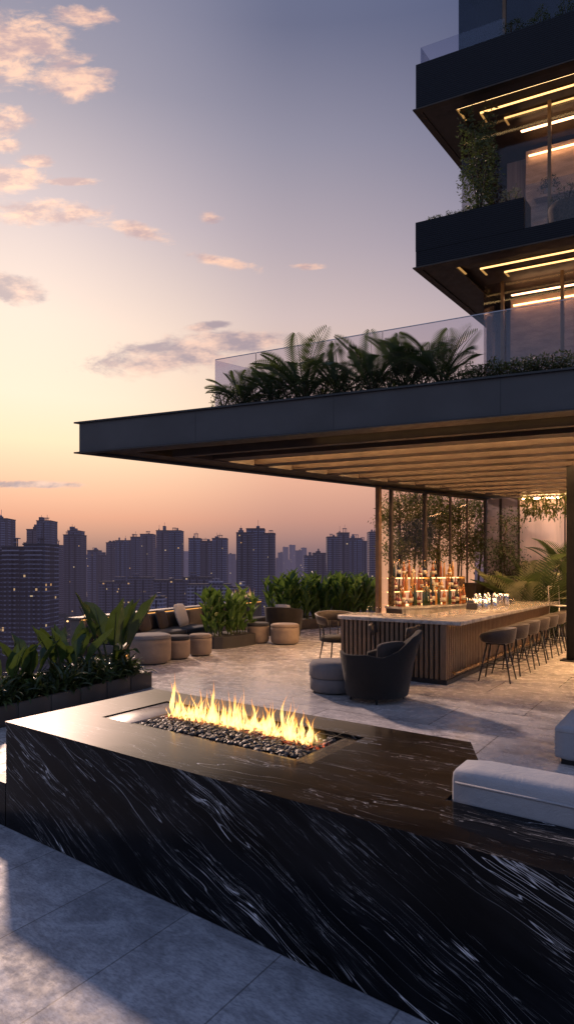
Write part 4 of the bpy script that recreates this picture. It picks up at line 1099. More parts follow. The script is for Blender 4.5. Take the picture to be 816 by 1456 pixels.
# glass railing of the deck on the canopy
rl = thing('glass_railing', 'frameless glass railing around the planted deck on top of the canopy', 'railing', Cn(2.35,1.3,ZT))
def rail_pt(s_, z=0.0): return Cn(s_, 1.35 - .48*(s_-2.3)/6.5, z)
def rail_s(px):
    lo, hi = 1.0, 13.0
    for _ in range(50):
        m_ = (lo+hi)/2; q = rail_pt(m_)
        if 408+F*q.x/q.y < px: lo = m_
        else: hi = m_
    return lo
cuts = [rail_s(q) for q in (306,364,544,719,900)]
for i in range(4):
    a_, b_ = rail_pt(cuts[i]+.006,ZT-.02), rail_pt(cuts[i+1]-.006,ZT-.02)
    nn = (b_-a_).cross(Vector((0,0,1))).normalized()
    mb = MB(); mb.obox(a_, b_-a_, nn*.012, Vector((0,0,1.33))); mb.build('pane', M['glass_rail'], rl, world=True)
    mb = MB(); mb.obox(a_+Vector((0,0,1.331)), b_-a_, nn*.014, Vector((0,0,.012))); mb.build('top_edge', M['edge_glass'], rl, world=True)
    if i:
        mb = MB(); mb.obox(a_-(b_-a_).normalized()*.009, (b_-a_).normalized()*.007, nn*.012, Vector((0,0,1.33))); mb.build('joint', M['black_metal'], rl, world=True)
a_ = rail_pt(cuts[0],ZT-.02); b_ = a_ + E2*4.0
mb = MB(); mb.obox(a_, b_-a_, Vector((-E2.y,E2.x,0))*.012, Vector((0,0,1.33))); mb.build('side_pane', M['glass_rail'], rl, world=True)
# ------------------------------------------------------------------ plants
def blade(mb, base, az, L, W, el0, droop, fold=.18, n=9, prof=None, twist=0.0, wav=0.0, rnd=random):
    """leaf blade: starts at elevation el0 (rad), bends down by droop over its length"""
    p = Vector(base); A_, Bm, Cc = [], [], []
    d0 = Vector((math.cos(az), math.sin(az), 0)); sidev = Vector((-math.sin(az), math.cos(az), 0))
    ph = rnd.uniform(0, 6)
    for i in range(n+1):
        t_ = i/n; el = el0 - droop*t_**1.3
        d = d0*math.cos(el) + Vector((0,0,1))*math.sin(el); nrm = -d0*math.sin(el) + Vector((0,0,1))*math.cos(el)
        w_ = (prof(t_) if prof else math.sin(math.pi*min(1, .04+t_*.96)**.75))*W/2
        s_ = (sidev*math.cos(twist*t_) + nrm*math.sin(twist*t_))
        nn = nrm*math.cos(twist*t_) - sidev*math.sin(twist*t_)
        lift = fold*w_*2 + wav*w_*math.sin(ph+t_*19)
        A_.append(p + s_*w_ + nn*lift); Bm.append(p.copy()); Cc.append(p - s_*w_ + nn*(lift - 1.6*wav*w_*math.sin(ph*2+t_*17)))
        p = p + d*(L/n)
    mb.strip(A_, Bm); mb.strip(Bm, Cc); return p
def stalk(mb, base, az, L, el0, droop, r0, r1, n=5):
    p = Vector(base); d0 = Vector((math.cos(az), math.sin(az), 0)); pts = [p.copy()]; el = el0
    for i in range(n):
        el = el0 - droop*(i+1)/n; p = p + (d0*math.cos(el)+Vector((0,0,1))*math.sin(el))*(L/n); pts.append(p.copy())
    mb.ring_tube(pts, [r0+(r1-r0)*i/n for i in range(n+1)], 5, cap=False); return p, el

def banana(seed, hgt=1.0, k=7):
    rnd = random.Random(seed); o = thing('banana_plant', 'x', 'plant', (0,0,0)); lf, stm = MB(), MB()
    for i in range(k):
        az = 2.4*i+rnd.uniform(-.4,.4); up = i/k
        el = R(88-34*(1-up)*rnd.uniform(.4,1.2)); L1 = hgt*rnd.uniform(.30,.48); L2 = hgt*rnd.uniform(.50,.68)
        b, e = stalk(stm, (.05*math.cos(az),.05*math.sin(az),0), az, L1, el, .12, .020, .011)
        blade(lf, b, az+rnd.uniform(-.3,.3), L2, hgt*rnd.uniform(.19,.27), e, rnd.choice([.05,.15,.3,.6,1.2])*rnd.uniform(.7,1.2), .28, 16, twist=rnd.uniform(-.8,.8), wav=.10, rnd=rnd)
        stalk(stm, b, az, L2*.7, e, .1, .009, .004)
    for i in range(3):
        az = rnd.uniform(0,6.3); b, e = stalk(stm, (0,0,0), az, hgt*.22, R(70), .4, .014, .008); blade(lf, b, az, hgt*.36, hgt*.13, e, 1.5, .2, 10, wav=.1, rnd=rnd)
    lf.build('leaves', M['leaf_banana'], o, True, recalc=False); stm.build('stems', M['stem'], o, True); return o
def undergrowth(seed):
    rnd = random.Random(seed); o = tag(thing('leafy_undergrowth', 'x', 'plant', (0,0,0)), kind='thing'); lf = MB(); stm = MB()
    for i in range(46):
        az = rnd.uniform(0,6.3); r_ = .16*rnd.random()**.5; ba = rnd.uniform(0,6.3)
        blade(lf, (r_*math.cos(ba), r_*math.sin(ba), rnd.uniform(0,.10)), az, rnd.uniform(.22,.48), rnd.uniform(.035,.075), R(rnd.uniform(30,85)), rnd.uniform(.8,2.2), .2, 7, twist=rnd.uniform(-.5,.5), rnd=rnd)
    for i in range(5): stalk(stm, (rnd.uniform(-.1,.1),rnd.uniform(-.1,.1),0), rnd.uniform(0,6), .25, R(80), .2, .008, .004)
    lf.build('leaves', M['leaf_low'], o, True, recalc=False); stm.build('stems', M['stem'], o, True); return o
def canna(seed):
    rnd = random.Random(seed); o = thing('canna_plant', 'x', 'plant', (0,0,0)); lf = MB(); stm = MB()
    for s_ in range(3):
        bx, by = rnd.uniform(-.13,.13), rnd.uniform(-.13,.13); hh = rnd.uniform(.75,1.05)
        top, e = stalk(stm, (bx,by,0), rnd.uniform(0,6), hh*.8, R(rnd.uniform(82,89)), .08, .016, .008)
        for i in range(7):
            f = .12+.88*i/6; p = Vector((bx,by,0)).lerp(top, f); az = 2.6*i+rnd.uniform(-.5,.5)+s_
            el = R(rnd.uniform(48,70)+16*f)
            blade(lf, p, az, rnd.uniform(.36,.52), rnd.uniform(.11,.16), el, rnd.uniform(.25,1.1), .25, 9, twist=rnd.uniform(-.6,.6), wav=.06, rnd=rnd)
    lf.build('leaves', M['leaf_canna'], o, True, recalc=False); stm.build('stems', M['stem'], o, True); return o
def palm(seed, hgt=1.0, k=12, mat='leaf_palm', name='palm'):
    rnd = random.Random(seed); o = thing(name, 'x', 'palm', (0,0,0)); lf, stm = MB(), MB()
    for i in range(k):
        az = 2.4*i+rnd.uniform(-.3,.3); L = hgt*rnd.uniform(.75,1.1); el = R(rnd.uniform(40,88)); dr = rnd.uniform(.4,1.3)
        p = Vector((.04*math.cos(az),.04*math.sin(az),0)); d0 = Vector((math.cos(az),math.sin(az),0)); sd_ = Vector((-math.sin(az),math.cos(az),0)); pts = [p.copy()]; n_ = 30
        for j in range(n_):
            t_ = (j+1)/n_; e = el - dr*t_**1.5; d = d0*math.cos(e)+Vector((0,0,1))*math.sin(e); nrm = -d0*math.sin(e)+Vector((0,0,1))*math.cos(e)
            p = p + d*(L/n_); pts.append(p.copy())
            if t_ > .22:
                u = (t_-.22)/.78; ll = hgt*.30*(math.sin(math.pi*(.14+.80*u)))**.8
                for sg in (-1,1):
                    dd = (d*.75 + sd_*sg*.8 + nrm*.25 + Vector((0,0,-.12))).normalized(); tip = p + dd*ll + Vector((0,0,-.10*ll)); wv = (d*.5 - nrm*.2*sg).normalized()*hgt*.013
                    m_ = p.lerp(tip,.45)+Vector((0,0,.03*ll)); lf.add([p, m_+wv, tip, m_-wv], [(0,1,2,3)])
        stm.ring_tube(pts, [hgt*.010*(1-.8*q/n_)+.001 for q in range(n_+1)], 5, cap=False)
    lf.build('fronds', M[mat], o, recalc=False); stm.build('stems', M['stem'], o, True); return o
def leafcloud(mb, pts, size, rnd, hang=.3):
    for c in pts:
        az = rnd.uniform(0,6.3); el = rnd.uniform(-1.2,.9)-hang; d = Vector((math.cos(az)*math.cos(el), math.sin(az)*math.cos(el), math.sin(el)))
        s_ = d.cross(Vector((rnd.uniform(-1,1),rnd.uniform(-1,1),rnd.uniform(-1,1)))).normalized(); L = size*rnd.uniform(.6,1.3); w_ = L*rnd.uniform(.28,.42)
        n_ = d.cross(s_)
        mb.add([c, c+d*L*.5+s_*w_*.5+n_*L*.06, c+d*L, c+d*L*.5-s_*w_*.5+n_*L*.06], [(0,1,2,3)])
def shrub(seed, rx, rz, cnt=700, mat='leaf_shrub', size=.055, name='shrub'):
    rnd = random.Random(seed); o = thing(name, 'x', 'shrub', (0,0,0)); lf, br = MB(), MB(); P = []
    for i in range(cnt):
        a = rnd.uniform(0,6.3); z = rnd.random(); r_ = (1-(2*z-1)**2*.75)**.5*rnd.uniform(.55,1.05)
        k = 1+.22*math.sin(a*3+seed)+.16*math.sin(z*9+a*2)
        P.append(Vector((rx*r_*k*math.cos(a), rx*r_*k*math.sin(a), rz*(.08+z*.92*k**.5))))
    leafcloud(lf, P, size, rnd, -.3)
    for i in range(8):
        a = rnd.uniform(0,6.3); br.ring_tube([(0,0,0),(rx*.4*math.cos(a),rx*.4*math.sin(a),rz*.5),(rx*.75*math.cos(a),rx*.75*math.sin(a),rz*.85)], [.014,.009,.004], 5)
    lf.build('leaves', M[mat], o, recalc=False); br.build('branches', M['bark'], o); return o
def tree(seed, H_, crown0, rad, cnt=3300, mat='leaf_tree', size=.105):
    rnd = random.Random(seed); o = thing('ornamental_tree', 'x', 'tree', (0,0,0)); tr, lf = MB(), MB(); tips = []
    for s_ in range(2):
        b = Vector((rnd.uniform(-.06,.06), rnd.uniform(-.06,.06), 0)); pts = [b]
        for j in range(1,8):
            pts.append(Vector((b.x+.07*math.sin(j*.9+seed+s_), b.y+.07*math.cos(j*1.1+seed), H_*.92*j/7)))
        tr.ring_tube(pts, [.036-.0036*j for j in range(8)], 7)
        for j in range(30):
            z = crown0*.95+(H_*.9-crown0*.95)*rnd.random(); q = pts[min(7,int(z/(H_*.92)*7))]; a = rnd.uniform(0,6.3); l_ = rad*rnd.uniform(.4,1.0)
            e = Vector((q.x+l_*math.cos(a), q.y+l_*math.sin(a), z+rnd.uniform(.0,.35))); m_ = Vector((q.x,q.y,z)).lerp(e,.5)+Vector((0,0,.08))
            tr.ring_tube([(q.x,q.y,z),m_,e], [.012,.008,.003], 5, cap=False); tips += [e, m_.lerp(e,.5)]
    P = []
    for i in range(cnt):
        c = rnd.choice(tips); g = Vector((rnd.gauss(0,.13),rnd.gauss(0,.13),rnd.gauss(-.06,.17))); P.append(c+g)
    leafcloud(lf, P, size, rnd, .5)
    tr.build('trunk', M['bark'], o, True); lf.build('crown', M[mat], o, recalc=False); return o

def trough(name, label, loc, rz, L, D_, h, m, soil_in=.03, group=None):
    o = thing(name, label, 'planter', loc, rz, group)
    mb = MB(); mb.box(0,L,0,.04,0,h); mb.box(0,L,D_-.04,D_,0,h); mb.box(0,.04,.041,D_-.041,0,h); mb.box(L-.04,L,.041,D_-.041,0,h); mb.build('trough', m, o, bevel=.004)
    mb = MB(); nx = max(2,int(L/.25)); ny = 4; vs = [Vector((.045+(L-.09)*i/nx, .045+(D_-.09)*j/ny, h-.05+.02*mnoise.noise(Vector((i*.7,j*.9,L))))) for i in range(nx+1) for j in range(ny+1)]
    mb.add(vs, [(i*(ny+1)+j,(i+1)*(ny+1)+j,(i+1)*(ny+1)+j+1,i*(ny+1)+j+1) for i in range(nx) for j in range(ny)]); mb.build('soil', M['soil'], o)
    return o
# ---- left planter
q0 = gp(-30, 1044); q1 = gp(216, 977)
dv = (q1-q0); dv.z = 0; Ll = dv.length; dvn = dv.normalized(); rzl = math.atan2(dv.y, dv.x)
lp = trough('planter', 'long low wooden planter full of banana plants at the left of the fire table', q0, rzl, Ll, 1.45, .27, M['planter'])
mb = MB(); x = .02
while x < Ll-.5: mb.box(x,x+.50,-.012,-.001,.02,.262); x += .54
mb.build('cladding', M['planter'], lp, bevel=.003)
outl = Vector((-dvn.y, dvn.x, 0))
def LP(s_, t_, z=.22): return q0 + dvn*s_ + outl*t_ + Vector((0,0,z))
bs = Stock([banana(31,1.0,6), banana(32,1.0,5), banana(37,1.0,6), banana(39,1.0,6)])
spots = [(Ll-.42,.50,1.58,'tallest banana plant at the right end of the left planter, one leaf pointing straight up'),(Ll-.95,.75,1.05,'banana plant second from the right end of the left planter'),(Ll-1.45,.45,1.02,'banana plant in the middle of the left planter with a leaf leaning right'),(Ll-2.0,.65,.98,'banana plant left of the middle in the left planter'),(Ll-2.45,.5,.90,'banana plant second from the left picture edge in the left planter'),(Ll-2.95,.5,.92,'banana plant at the left picture edge in the planter'),(Ll-1.0,1.15,.95,'banana plant at the back of the left planter, behind the others')]
for i, (s_, t_, h_, lab) in enumerate(spots): bs.put(i, LP(s_,t_), i*1.7+.4, h_, lab, 'banana plants in the left planter')
us = Stock([undergrowth(51), undergrowth(52), undergrowth(53)])
rnd = random.Random(5)
for i in range(26):
    s_ = .15+(Ll-.35)*((i//2)+.5)/13+rnd.uniform(-.06,.06); t_ = .16 if i % 2 == 0 else .62+rnd.uniform(-.15,.3)
    row = 'front' if i % 2 == 0 else 'back'
    us.put(i, LP(s_,t_), rnd.uniform(0,6), rnd.uniform(.75,1.05), f'{ORD[12-i//2]} clump of strappy undergrowth from the right end, {row} row of the left planter', 'strappy undergrowth in the left planter')
# ---- middle and right planters with canna
cs = Stock([canna(61), canna(62), canna(63), canna(64)])
mp = gp(306, 921); m2 = gp(351, 914); d2 = (m2-mp); rzm = math.atan2(d2.y,d2.x)
m0 = gp(322, 921)
mid = thing('planter', 'rounded dark planter of green canna plants between the two benches', 'planter', m0 + Vector((0,.55,0)), rzm)
mb = MB(); nn_ = 16; prof = []
for k in range(nn_): 
    a = 2*math.pi*k/nn_; prof.append((.92*math.copysign(abs(math.cos(a))**.7,math.cos(a)), .55*math.copysign(abs(math.sin(a))**.7,math.sin(a))))
mb.prism(prof, 0, .30); mb.build('trough', M['planter_dark'], mid)
mb = MB(); mb.prism([(x*.94,y*.94) for x,y in prof], .25, .303); mb.build('soil', M['soil'], mid)
for i in range(10):
    x, y = (-.62+.31*(i%5)), (-.22 if i < 5 else .22)
    P_ = mid.location + Matrix.Rotation(rzm,3,'Z') @ Vector((x,y,.28))
    cs.put(i, P_, i*1.3, rnd.uniform(.98,1.18), f'{ORD[i%5]} canna plant from the left in the {"front" if i<5 else "back"} row of the middle planter', 'canna plants in the middle planter')
h0 = gp(404, 898); h1 = on_level(552, 22.6, 0); dh = h1-h0; dh.z = 0; Lh = dh.length; rzh = math.atan2(dh.y,dh.x); dhn = dh.normalized(); oh = Vector((-dhn.y,dhn.x,0))
trough('planter', 'long dark planter of green canna plants along the far terrace edge', h0, rzh, Lh, 1.1, .34, M['planter_dark'])
for i in range(32):
    s_ = .20+(Lh-.4)*(i//2)/15+rnd.uniform(-.05,.05); t_ = (.28 if i % 2 == 0 else .78)+rnd.uniform(-.08,.08)
    cs.put(i+1, h0+dhn*s_+oh*t_+Vector((0,0,.30)), i*.9, rnd.uniform(1.15,1.55), f'{ORD[i//2]} canna plant from the left in the {"front" if i%2==0 else "back"} row of the long far planter', 'canna plants in the long far planter')

# ---- deck plants on the canopy
dt = thing('planter', 'low edge planter of the palms and shrubs along the canopy deck', 'planter', Cn(2.4,.2,ZT))
mb = MB(); pbox(mb,2.3,9.6,.13,.44,ZT-.03,ZT+.05); mb.build('trough', M['planter_dark'], dt, world=True)
ps = Stock([palm(71,1.0,18), palm(72,1.0,17), palm(73,1.0,19)])
def deck(px, t_):
    lo, hi = 1.0, 13.0
    for _ in range(50):
        m_ = (lo+hi)/2; q = Cn(m_,t_)
        if 408+F*q.x/q.y < px: lo = m_
        else: hi = m_
    return Cn(lo,t_,ZT+.05)
for i, (px, sc_, lab) in enumerate(((346,.78,'palm at the left end of the canopy deck, fronds hanging over the corner'),(390,.82,'second palm from the left on the canopy deck'),(432,1.15,'tallest palm on the canopy deck, fronds rising above the glass rail'),(482,.85,'palm in the middle of the canopy deck between the tallest one and a dark one'),(530,1.0,'dark palm on the canopy deck just left of the glass joint'),(580,1.0,'dense palm on the canopy deck just right of the glass joint'),(628,1.02,'palm at the right end of the row with fronds fanning right'))):
    ps.put(i, deck(px, .36), i*1.1+.3, sc_, lab, 'palms on the canopy deck')
ss_ = Stock([shrub(81,.27,.42), shrub(82,.27,.42), shrub(83,.30,.40)])
pxs = [318,342,365,388,411,434,457,480,503,527,552,577,602,627,652,677,700,722,744,766,788,808]
for i, px in enumerate(pxs):
    ss_.put(i, deck(px, .24)-Vector((0,0,.05)), i*1.3, rnd.uniform(.8,1.0) if px < 640 else (1.0,1.0,rnd.uniform(.55,.70)), f'low shrub on the canopy deck, number {i+1} of the row from the left' if False else ('leafy low shrub under the palms on the canopy deck' if px < 640 else f'{ORD[i-14]} clipped shrub right of the last palm along the deck edge'), 'shrubs under the palms' if px < 640 else 'clipped shrubs along the deck edge')
# ---- trees behind the bar glass
ts = Stock([tree(91,4.75,2.35,.72), tree(92,4.7,2.3,.68), tree(93,4.7,2.5,.75)])
for i, (px, sc_, lab) in enumerate(((568,.95,'small leafy tree behind the glass wall at its left end'),(590,1.02,'second small leafy tree from the left behind the glass wall'),(626,1.0,'third small leafy tree from the left behind the glass wall'),(655,.98,'fourth small leafy tree behind the glass wall, above the coffee machine'),(682,1.0,'fifth small leafy tree, at the right end of the glass wall'))):
    b_ = C0 + E1*.2 + NO*.85; u_ = (px-408)/F; t_ = (u_*b_.y - b_.x)/(E2.x - u_*E2.y)
    ts.put(i, Cn(.2,t_) + NO*.85, i*1.9, sc_, lab, 'small trees behind the glass wall')
mb = MB()
tb = thing('planter', 'narrow planting bed of the small trees behind the glass wall', 'planter', Cn(.2,tb0)+NO*.4)
mb.obox(Cn(.2,tb0+.1)+NO*.35, E2*5.2, NO*1.1, Vector((0,0,.35))); mb.build('trough', M['planter_dark'], tb, world=True)
# ---- plants inside the bar
def pot(name, label, loc, r, h, m):
    o = thing(name, label, 'pot', loc); mb = MB(); mb.lathe([(r*.78,0),(r*.82,.02),(r,h*.8),(r*1.02,h),(r*.9,h),(r*.88,h-.03)], 22); mb.build('body', m, o, True)
    mb = MB(); mb.lathe([(r*.86,h-.05),(.01,h-.03)], 18); mb.build('soil', M['soil'], o); return o
def onboard(s_, off): return RW(s_, off, 1.20)
pot('vase', 'dark ceramic vase on the sideboard holding pale spreading foliage', onboard(1.35,.40), .16, .34, M['ceramic'])
o = palm(101,1.0,16,'leaf_pale','leafy_arrangement'); place(o, onboard(1.35,.40)+Vector((0,0,.30)), .4, 1.15, 'pale spreading foliage arranged in the dark vase'); o['category'] = 'plant'
pot('plant_pot', 'dark round pot on the sideboard under the tall green palm', onboard(2.35,.36), .24, .50, M['cabinet'])
o = palm(102,1.0,15); place(o, onboard(2.35,.36)+Vector((0,0,.45)), 1.4, 1.55, 'tall green potted palm by the rosy wall at the back of the bar')
o = palm(103,1.0,14); place(o, RW(1.75,.9,0.0)+Vector((0,0,.0)), 2.0, 2.9, 'tall feathery palm behind the bar in front of the rosy wall'); 
o = tree(95,3.9,1.6,.62,1800,'leaf_shrub',.10); place(o, RW(.62,.75,0), 1.0, 1.0, 'dark slender tree before the pale curtain panel at the back of the bar')
o = palm(104,1.0,16,'leaf_pale'); place(o, RW(.95,1.1,0.0), 2.6, 2.3, 'pale feathery palm at the back of the bar before the curtain panel')
def hanging(seed):
    r2 = random.Random(seed); o = thing('hanging_plant', 'x', 'plant', (0,0,0)); lf, stm = MB(), MB(); P = []
    for k in range(9):
        a = r2.uniform(0,6.3); L = r2.uniform(.3,.75); q = Vector((.25*math.cos(a)*r2.random(), .25*math.sin(a)*r2.random(), 0)); e = q+Vector((r2.uniform(-.35,.35), r2.uniform(-.2,.2), -L))
        stm.ring_tube([q, q.lerp(e,.5)+Vector((.03,0,.05)), e], [.006,.004,.002], 5)
        for j in range(26): P.append(q.lerp(e, r2.random())+Vector((r2.gauss(0,.05),r2.gauss(0,.05),r2.gauss(0,.04))))
    leafcloud(lf, P, .12, r2, .6); lf.build('leaves', M['leaf_tree'], o, recalc=False); stm.build('stems', M['stem'], o); return o
hs = Stock([hanging(121), hanging(122)])
for i, (s_, lab) in enumerate(((1.25,'leafy plant hanging from the bar ceiling, left one of three before the rosy wall'),(1.75,'leafy plant hanging from the bar ceiling, middle one of three before the rosy wall'),(2.2,'leafy plant hanging from the bar ceiling, right one of three before the rosy wall'))):
    hs.put(i, RW(s_, .6, ZC-.01), i*2.0, 1.25, lab, 'plants hanging from the bar ceiling')
# ---- tower balcony plants
o = shrub(111,.34,2.35,2600,'leaf_shrub',.085,'climbing_plant'); place(o, Tn(1.25,.42,10.0), 0, (1.25,.8,1.0), 'dense climbing plant hanging like a curtain on the middle balcony of the tower')
for i, (s_, lab) in enumerate(((.35,'low dark shrub at the corner of the tower balcony planter'),(.75,'low dark shrub beside the climbing plant in the tower balcony planter'),(1.05,'low dark shrub at the foot of the climbing plant'))):
    ss_.put(i, Tn(s_,.24,9.98), i, (.8,.8,.55), lab, 'shrubs in the tower balcony planter')
o = shrub(112,.22,.42,420,'leaf_pale',.06,'flowering_shrub'); place(o, Tn(1.98,.25,10.0), 0, 1.0, 'pale flowering shrub at the right end of the tower balcony planter')
pot('plant_pot', 'big dark woven pot standing on the middle balcony of the tower', Tn(3.05,.42,9.33), .36, .55, M['woven'])
o = shrub(113,.36,.62,700,'leaf_shrub',.05,'shrub'); place(o, Tn(3.05,.42,9.80), 0, .85, 'round clipped shrub in the big woven pot on the tower balcony')
pot('bowl', 'small pale bowl on the stone ledge of the tower wall', Tn(2.15,2.46,11.362), .14, .12, M['white_fabric'])
o = shrub(114,.22,.34,300,'leaf_shrub',.07,'shrub'); place(o, Tn(2.15,2.46,11.44), 0, 1.0, 'small bushy plant in the pale bowl on the tower wall ledge')
for i in range(5):
    ss_.put(i, Tn(2.0+.55*i,.30,13.70), i*2, 1.0, f'{ORD[i]} dark shrub from the left along the top balcony of the tower', 'shrubs along the top balcony')
# ------------------------------------------------------------------ the city below
ZG = -70.0
def sheet(name, pts, z, m):
    mb = MB(); mb.add([(p[0],p[1],z) for p in pts], [tuple(range(len(pts)))]); o = mb.build(name, m); return tag(o, kind='structure')
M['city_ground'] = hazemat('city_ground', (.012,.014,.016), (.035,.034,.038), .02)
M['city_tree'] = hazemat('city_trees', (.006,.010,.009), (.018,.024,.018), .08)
sheet('city_ground', [(-9000,60),(9000,60),(9000,12000),(-9000,12000)], ZG, M['city_ground'])
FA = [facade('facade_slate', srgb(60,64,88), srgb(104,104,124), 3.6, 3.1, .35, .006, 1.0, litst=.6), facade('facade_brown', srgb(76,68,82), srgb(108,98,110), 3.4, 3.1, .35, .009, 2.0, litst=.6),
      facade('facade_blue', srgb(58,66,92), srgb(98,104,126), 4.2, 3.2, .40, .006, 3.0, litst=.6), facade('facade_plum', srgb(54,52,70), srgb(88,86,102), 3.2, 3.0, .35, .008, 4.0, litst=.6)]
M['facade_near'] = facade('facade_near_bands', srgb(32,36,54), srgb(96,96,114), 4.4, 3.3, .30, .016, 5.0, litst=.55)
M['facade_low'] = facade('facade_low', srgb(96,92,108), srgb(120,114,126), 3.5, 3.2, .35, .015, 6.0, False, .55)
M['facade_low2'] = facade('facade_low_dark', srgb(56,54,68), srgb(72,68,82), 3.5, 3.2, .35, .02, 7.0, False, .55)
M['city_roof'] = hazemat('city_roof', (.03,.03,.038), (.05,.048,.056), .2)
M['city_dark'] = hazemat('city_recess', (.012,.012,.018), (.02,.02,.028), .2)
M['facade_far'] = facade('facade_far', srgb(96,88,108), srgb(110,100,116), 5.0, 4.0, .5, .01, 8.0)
M['beacon'] = emissive('street_glow', srgb(255,196,130), 2.2, False)

def city_tower(label, x0, x1, ytop, d, m, blocks, depth=24, roof=2, rz=0.0, bands=False, group='apartment towers on the skyline'):
    """blocks: (left fraction, right fraction, drop of the top in photo px, set-back)"""
    X0, X1 = (x0-408)/F*d, (x1-408)/F*d; W = X1-X0
    o = thing('city_tower', label, 'building', (X0,d,ZG), rz, group); rnd = random.Random(int(x0*7+d))
    for j, (f0,f1,drop,back) in enumerate(blocks):
        if j and not bands and m in FA: m = FA[(FA.index(m)+1)%4]
        top = HE-(ytop+drop-HZ)/F*d - ZG
        mb = MB(); mb.box(W*f0+.02*j,W*f1,back,back+depth,0,top)
        mb.build('block', m, o)
        # recessed bays and balcony stacks
        mb = MB(); nb = max(2,int(W*(f1-f0)/7.0)); step_ = W*(f1-f0)/nb
        for i in range(nb):
            xa = W*f0+step_*(i+.5); wv = step_*rnd.uniform(.16,.30)
            mb.box(xa-wv,xa+wv,back-.9,back-.01,3,top-rnd.uniform(1.5,5))
        mb.build('balcony_stack', m, o)
        mb = MB()
        for i in range(nb-1):
            xa = W*f0+step_*(i+1); mb.box(xa-step_*.10,xa+step_*.10,back-.10,back-.005,2,top-2)
        mb.build('recess', M['city_dark'], o)
        mb = MB(); mb.box(W*f0-.3,W*f1+.3,back-1.1,back+depth+.3,top+.01,top+1.1); mb.build('parapet', M['city_roof'], o)
        for i in range(roof):
            a = rnd.uniform(.08,.58); wv = rnd.uniform(.16,.34); mb = MB(); hh = rnd.uniform(2.0,6.5); st_ = rnd.randrange(4); xa, xb = W*(f0+(f1-f0)*a), W*(f0+(f1-f0)*(a+wv)); zt = top+1.12
            if st_ == 0: mb.box(xa,xb,back+3,back+11,zt,zt+hh)
            elif st_ == 1: mb.box(xa,xb,back+3,back+11,zt,zt+hh*.5); mb.box(xa+(xb-xa)*.25,xb-(xb-xa)*.25,back+4,back+9,zt+hh*.5+.01,zt+hh)
            elif st_ == 2:
                for fx in (0,.48,.93): mb.box(xa+(xb-xa)*fx,xa+(xb-xa)*fx+.7,back+4,back+4.7,zt,zt+hh)
                mb.box(xa-.4,xb+.4,back+3.6,back+9,zt+hh+.01,zt+hh+.7)
            else: mb.lathe([((xb-xa)*.3,0),((xb-xa)*.3,hh*.6),(.3,hh*.8)], 10, ((xa+xb)/2,back+6,zt))
            if rnd.random() < .5: mb.box((xa+xb)/2,(xa+xb)/2+.35,back+6,back+6.35,zt+hh*.8,zt+hh+rnd.uniform(2,7))
            mb.build('roof_house', m, o)
    if bands:
            mb = MB(); z = 3.3
            while z < top-2:
                for (g0,g1) in bands: mb.box(W*g0,W*g1,back-2.0,back-.02,z,z+.95)
                z += 3.3
            mb.build('balcony_bands', M['facade_low'], o)
    return o
one = [(0,1,0,0)]
city_tower('dark banded apartment tower nearest at the left with rows of pale balconies', -42, 64, 775, 430, M['facade_near'], [(0,.40,8,4),(.41,.70,4,1),(.71,1,0,0)], 26, 1, bands=[(.03,.36),(.44,.66),(.74,.97)])
city_tower('dark tower cut by the left picture edge', -12, 10, 738, 760, FA[0], one)
city_tower('stepped tall tower behind the dark banded one at the left', 30, 72, 741, 800, FA[0], [(0,.18,31,8),(.14,.55,12,4),(.52,1,0,0)])
city_tower('slim dark slab partly behind the stepped tower', 69, 89, 776, 900, FA[3], one)
city_tower('narrow dark tower with a stepped crown left of the middle skyline gap', 90, 115, 758, 840, FA[3], [(0,1,3,0),(.2,.85,-3,3)])
city_tower('lower ragged tower between the narrow dark tower and the wide pair', 124, 150, 783, 1000, FA[0], [(0,.55,0,0),(.5,1,8,4)])
city_tower('wide paired tower with flat tops in the left middle of the skyline', 150, 185, 772, 950, FA[1], [(0,.42,0,3),(.40,1,-3,0)])
city_tower('pale tower with roof houses touching the wide pair', 185, 217, 761, 930, FA[0], [(0,.45,3,2),(.44,1,-1,0)])
city_tower('dark reddish tower standing alone with bright rooftop edges', 222, 257, 755, 850, FA[1], [(0,.5,0,0),(.5,1,0,1)])
city_tower('broad tower of three stepped blocks right of the lone reddish one', 268, 322, 766, 860, FA[2], [(0,.30,0,0),(.28,.64,4,3),(.62,1,0,0)])
city_tower('broadest darkest block tower in the middle of the skyline', 336, 391, 757, 740, FA[3], [(0,.45,1,0),(.25,.72,-5,4),(.70,1,2,0)], 30, 1)
city_tower('low ragged dark tower right of the broadest block', 432, 466, 787, 900, FA[0], [(0,.4,4,0),(.38,1,0,2)])
city_tower('tall tower with stepped top left of the glass bar', 465, 497, 760, 850, FA[0], [(0,.5,4,0),(.48,1,-2,2)])
city_tower('shorter paler tower touching the tall stepped one', 495, 514, 766, 930, FA[2], one)
city_tower('pale slab with flat top in the pair left of the glass bar', 512, 526, 770, 980, FA[2], one)
city_tower('dark tower cut by the bar post', 525, 545, 757, 830, FA[1], one)
city_tower('mid rise slab below the lone reddish tower', 218, 300, 800+22, 640, M['facade_low2'], [(0,.5,4,0),(.5,1,0,3)], 20, 1, group='mid rise blocks in front of the towers')
city_tower('long pale office block with window bands below the triple tower', 266, 352, 832, 560, M['facade_low'], [(0,.7,0,0),(.7,1,4,2)], 22, 1, bands=[(.01,.99)], group='mid rise blocks in front of the towers')
city_tower('dark mid rise block below the wide paired tower', 140, 214, 828, 700, M['facade_low2'], [(0,.55,0,0),(.55,1,-6,2)], 18, 1, group='mid rise blocks in front of the towers')
city_tower('small white cube building above the parapet at the left', 212, 232, 850, 480, M['facade_low'], one, 14, 1, group='mid rise blocks in front of the towers')
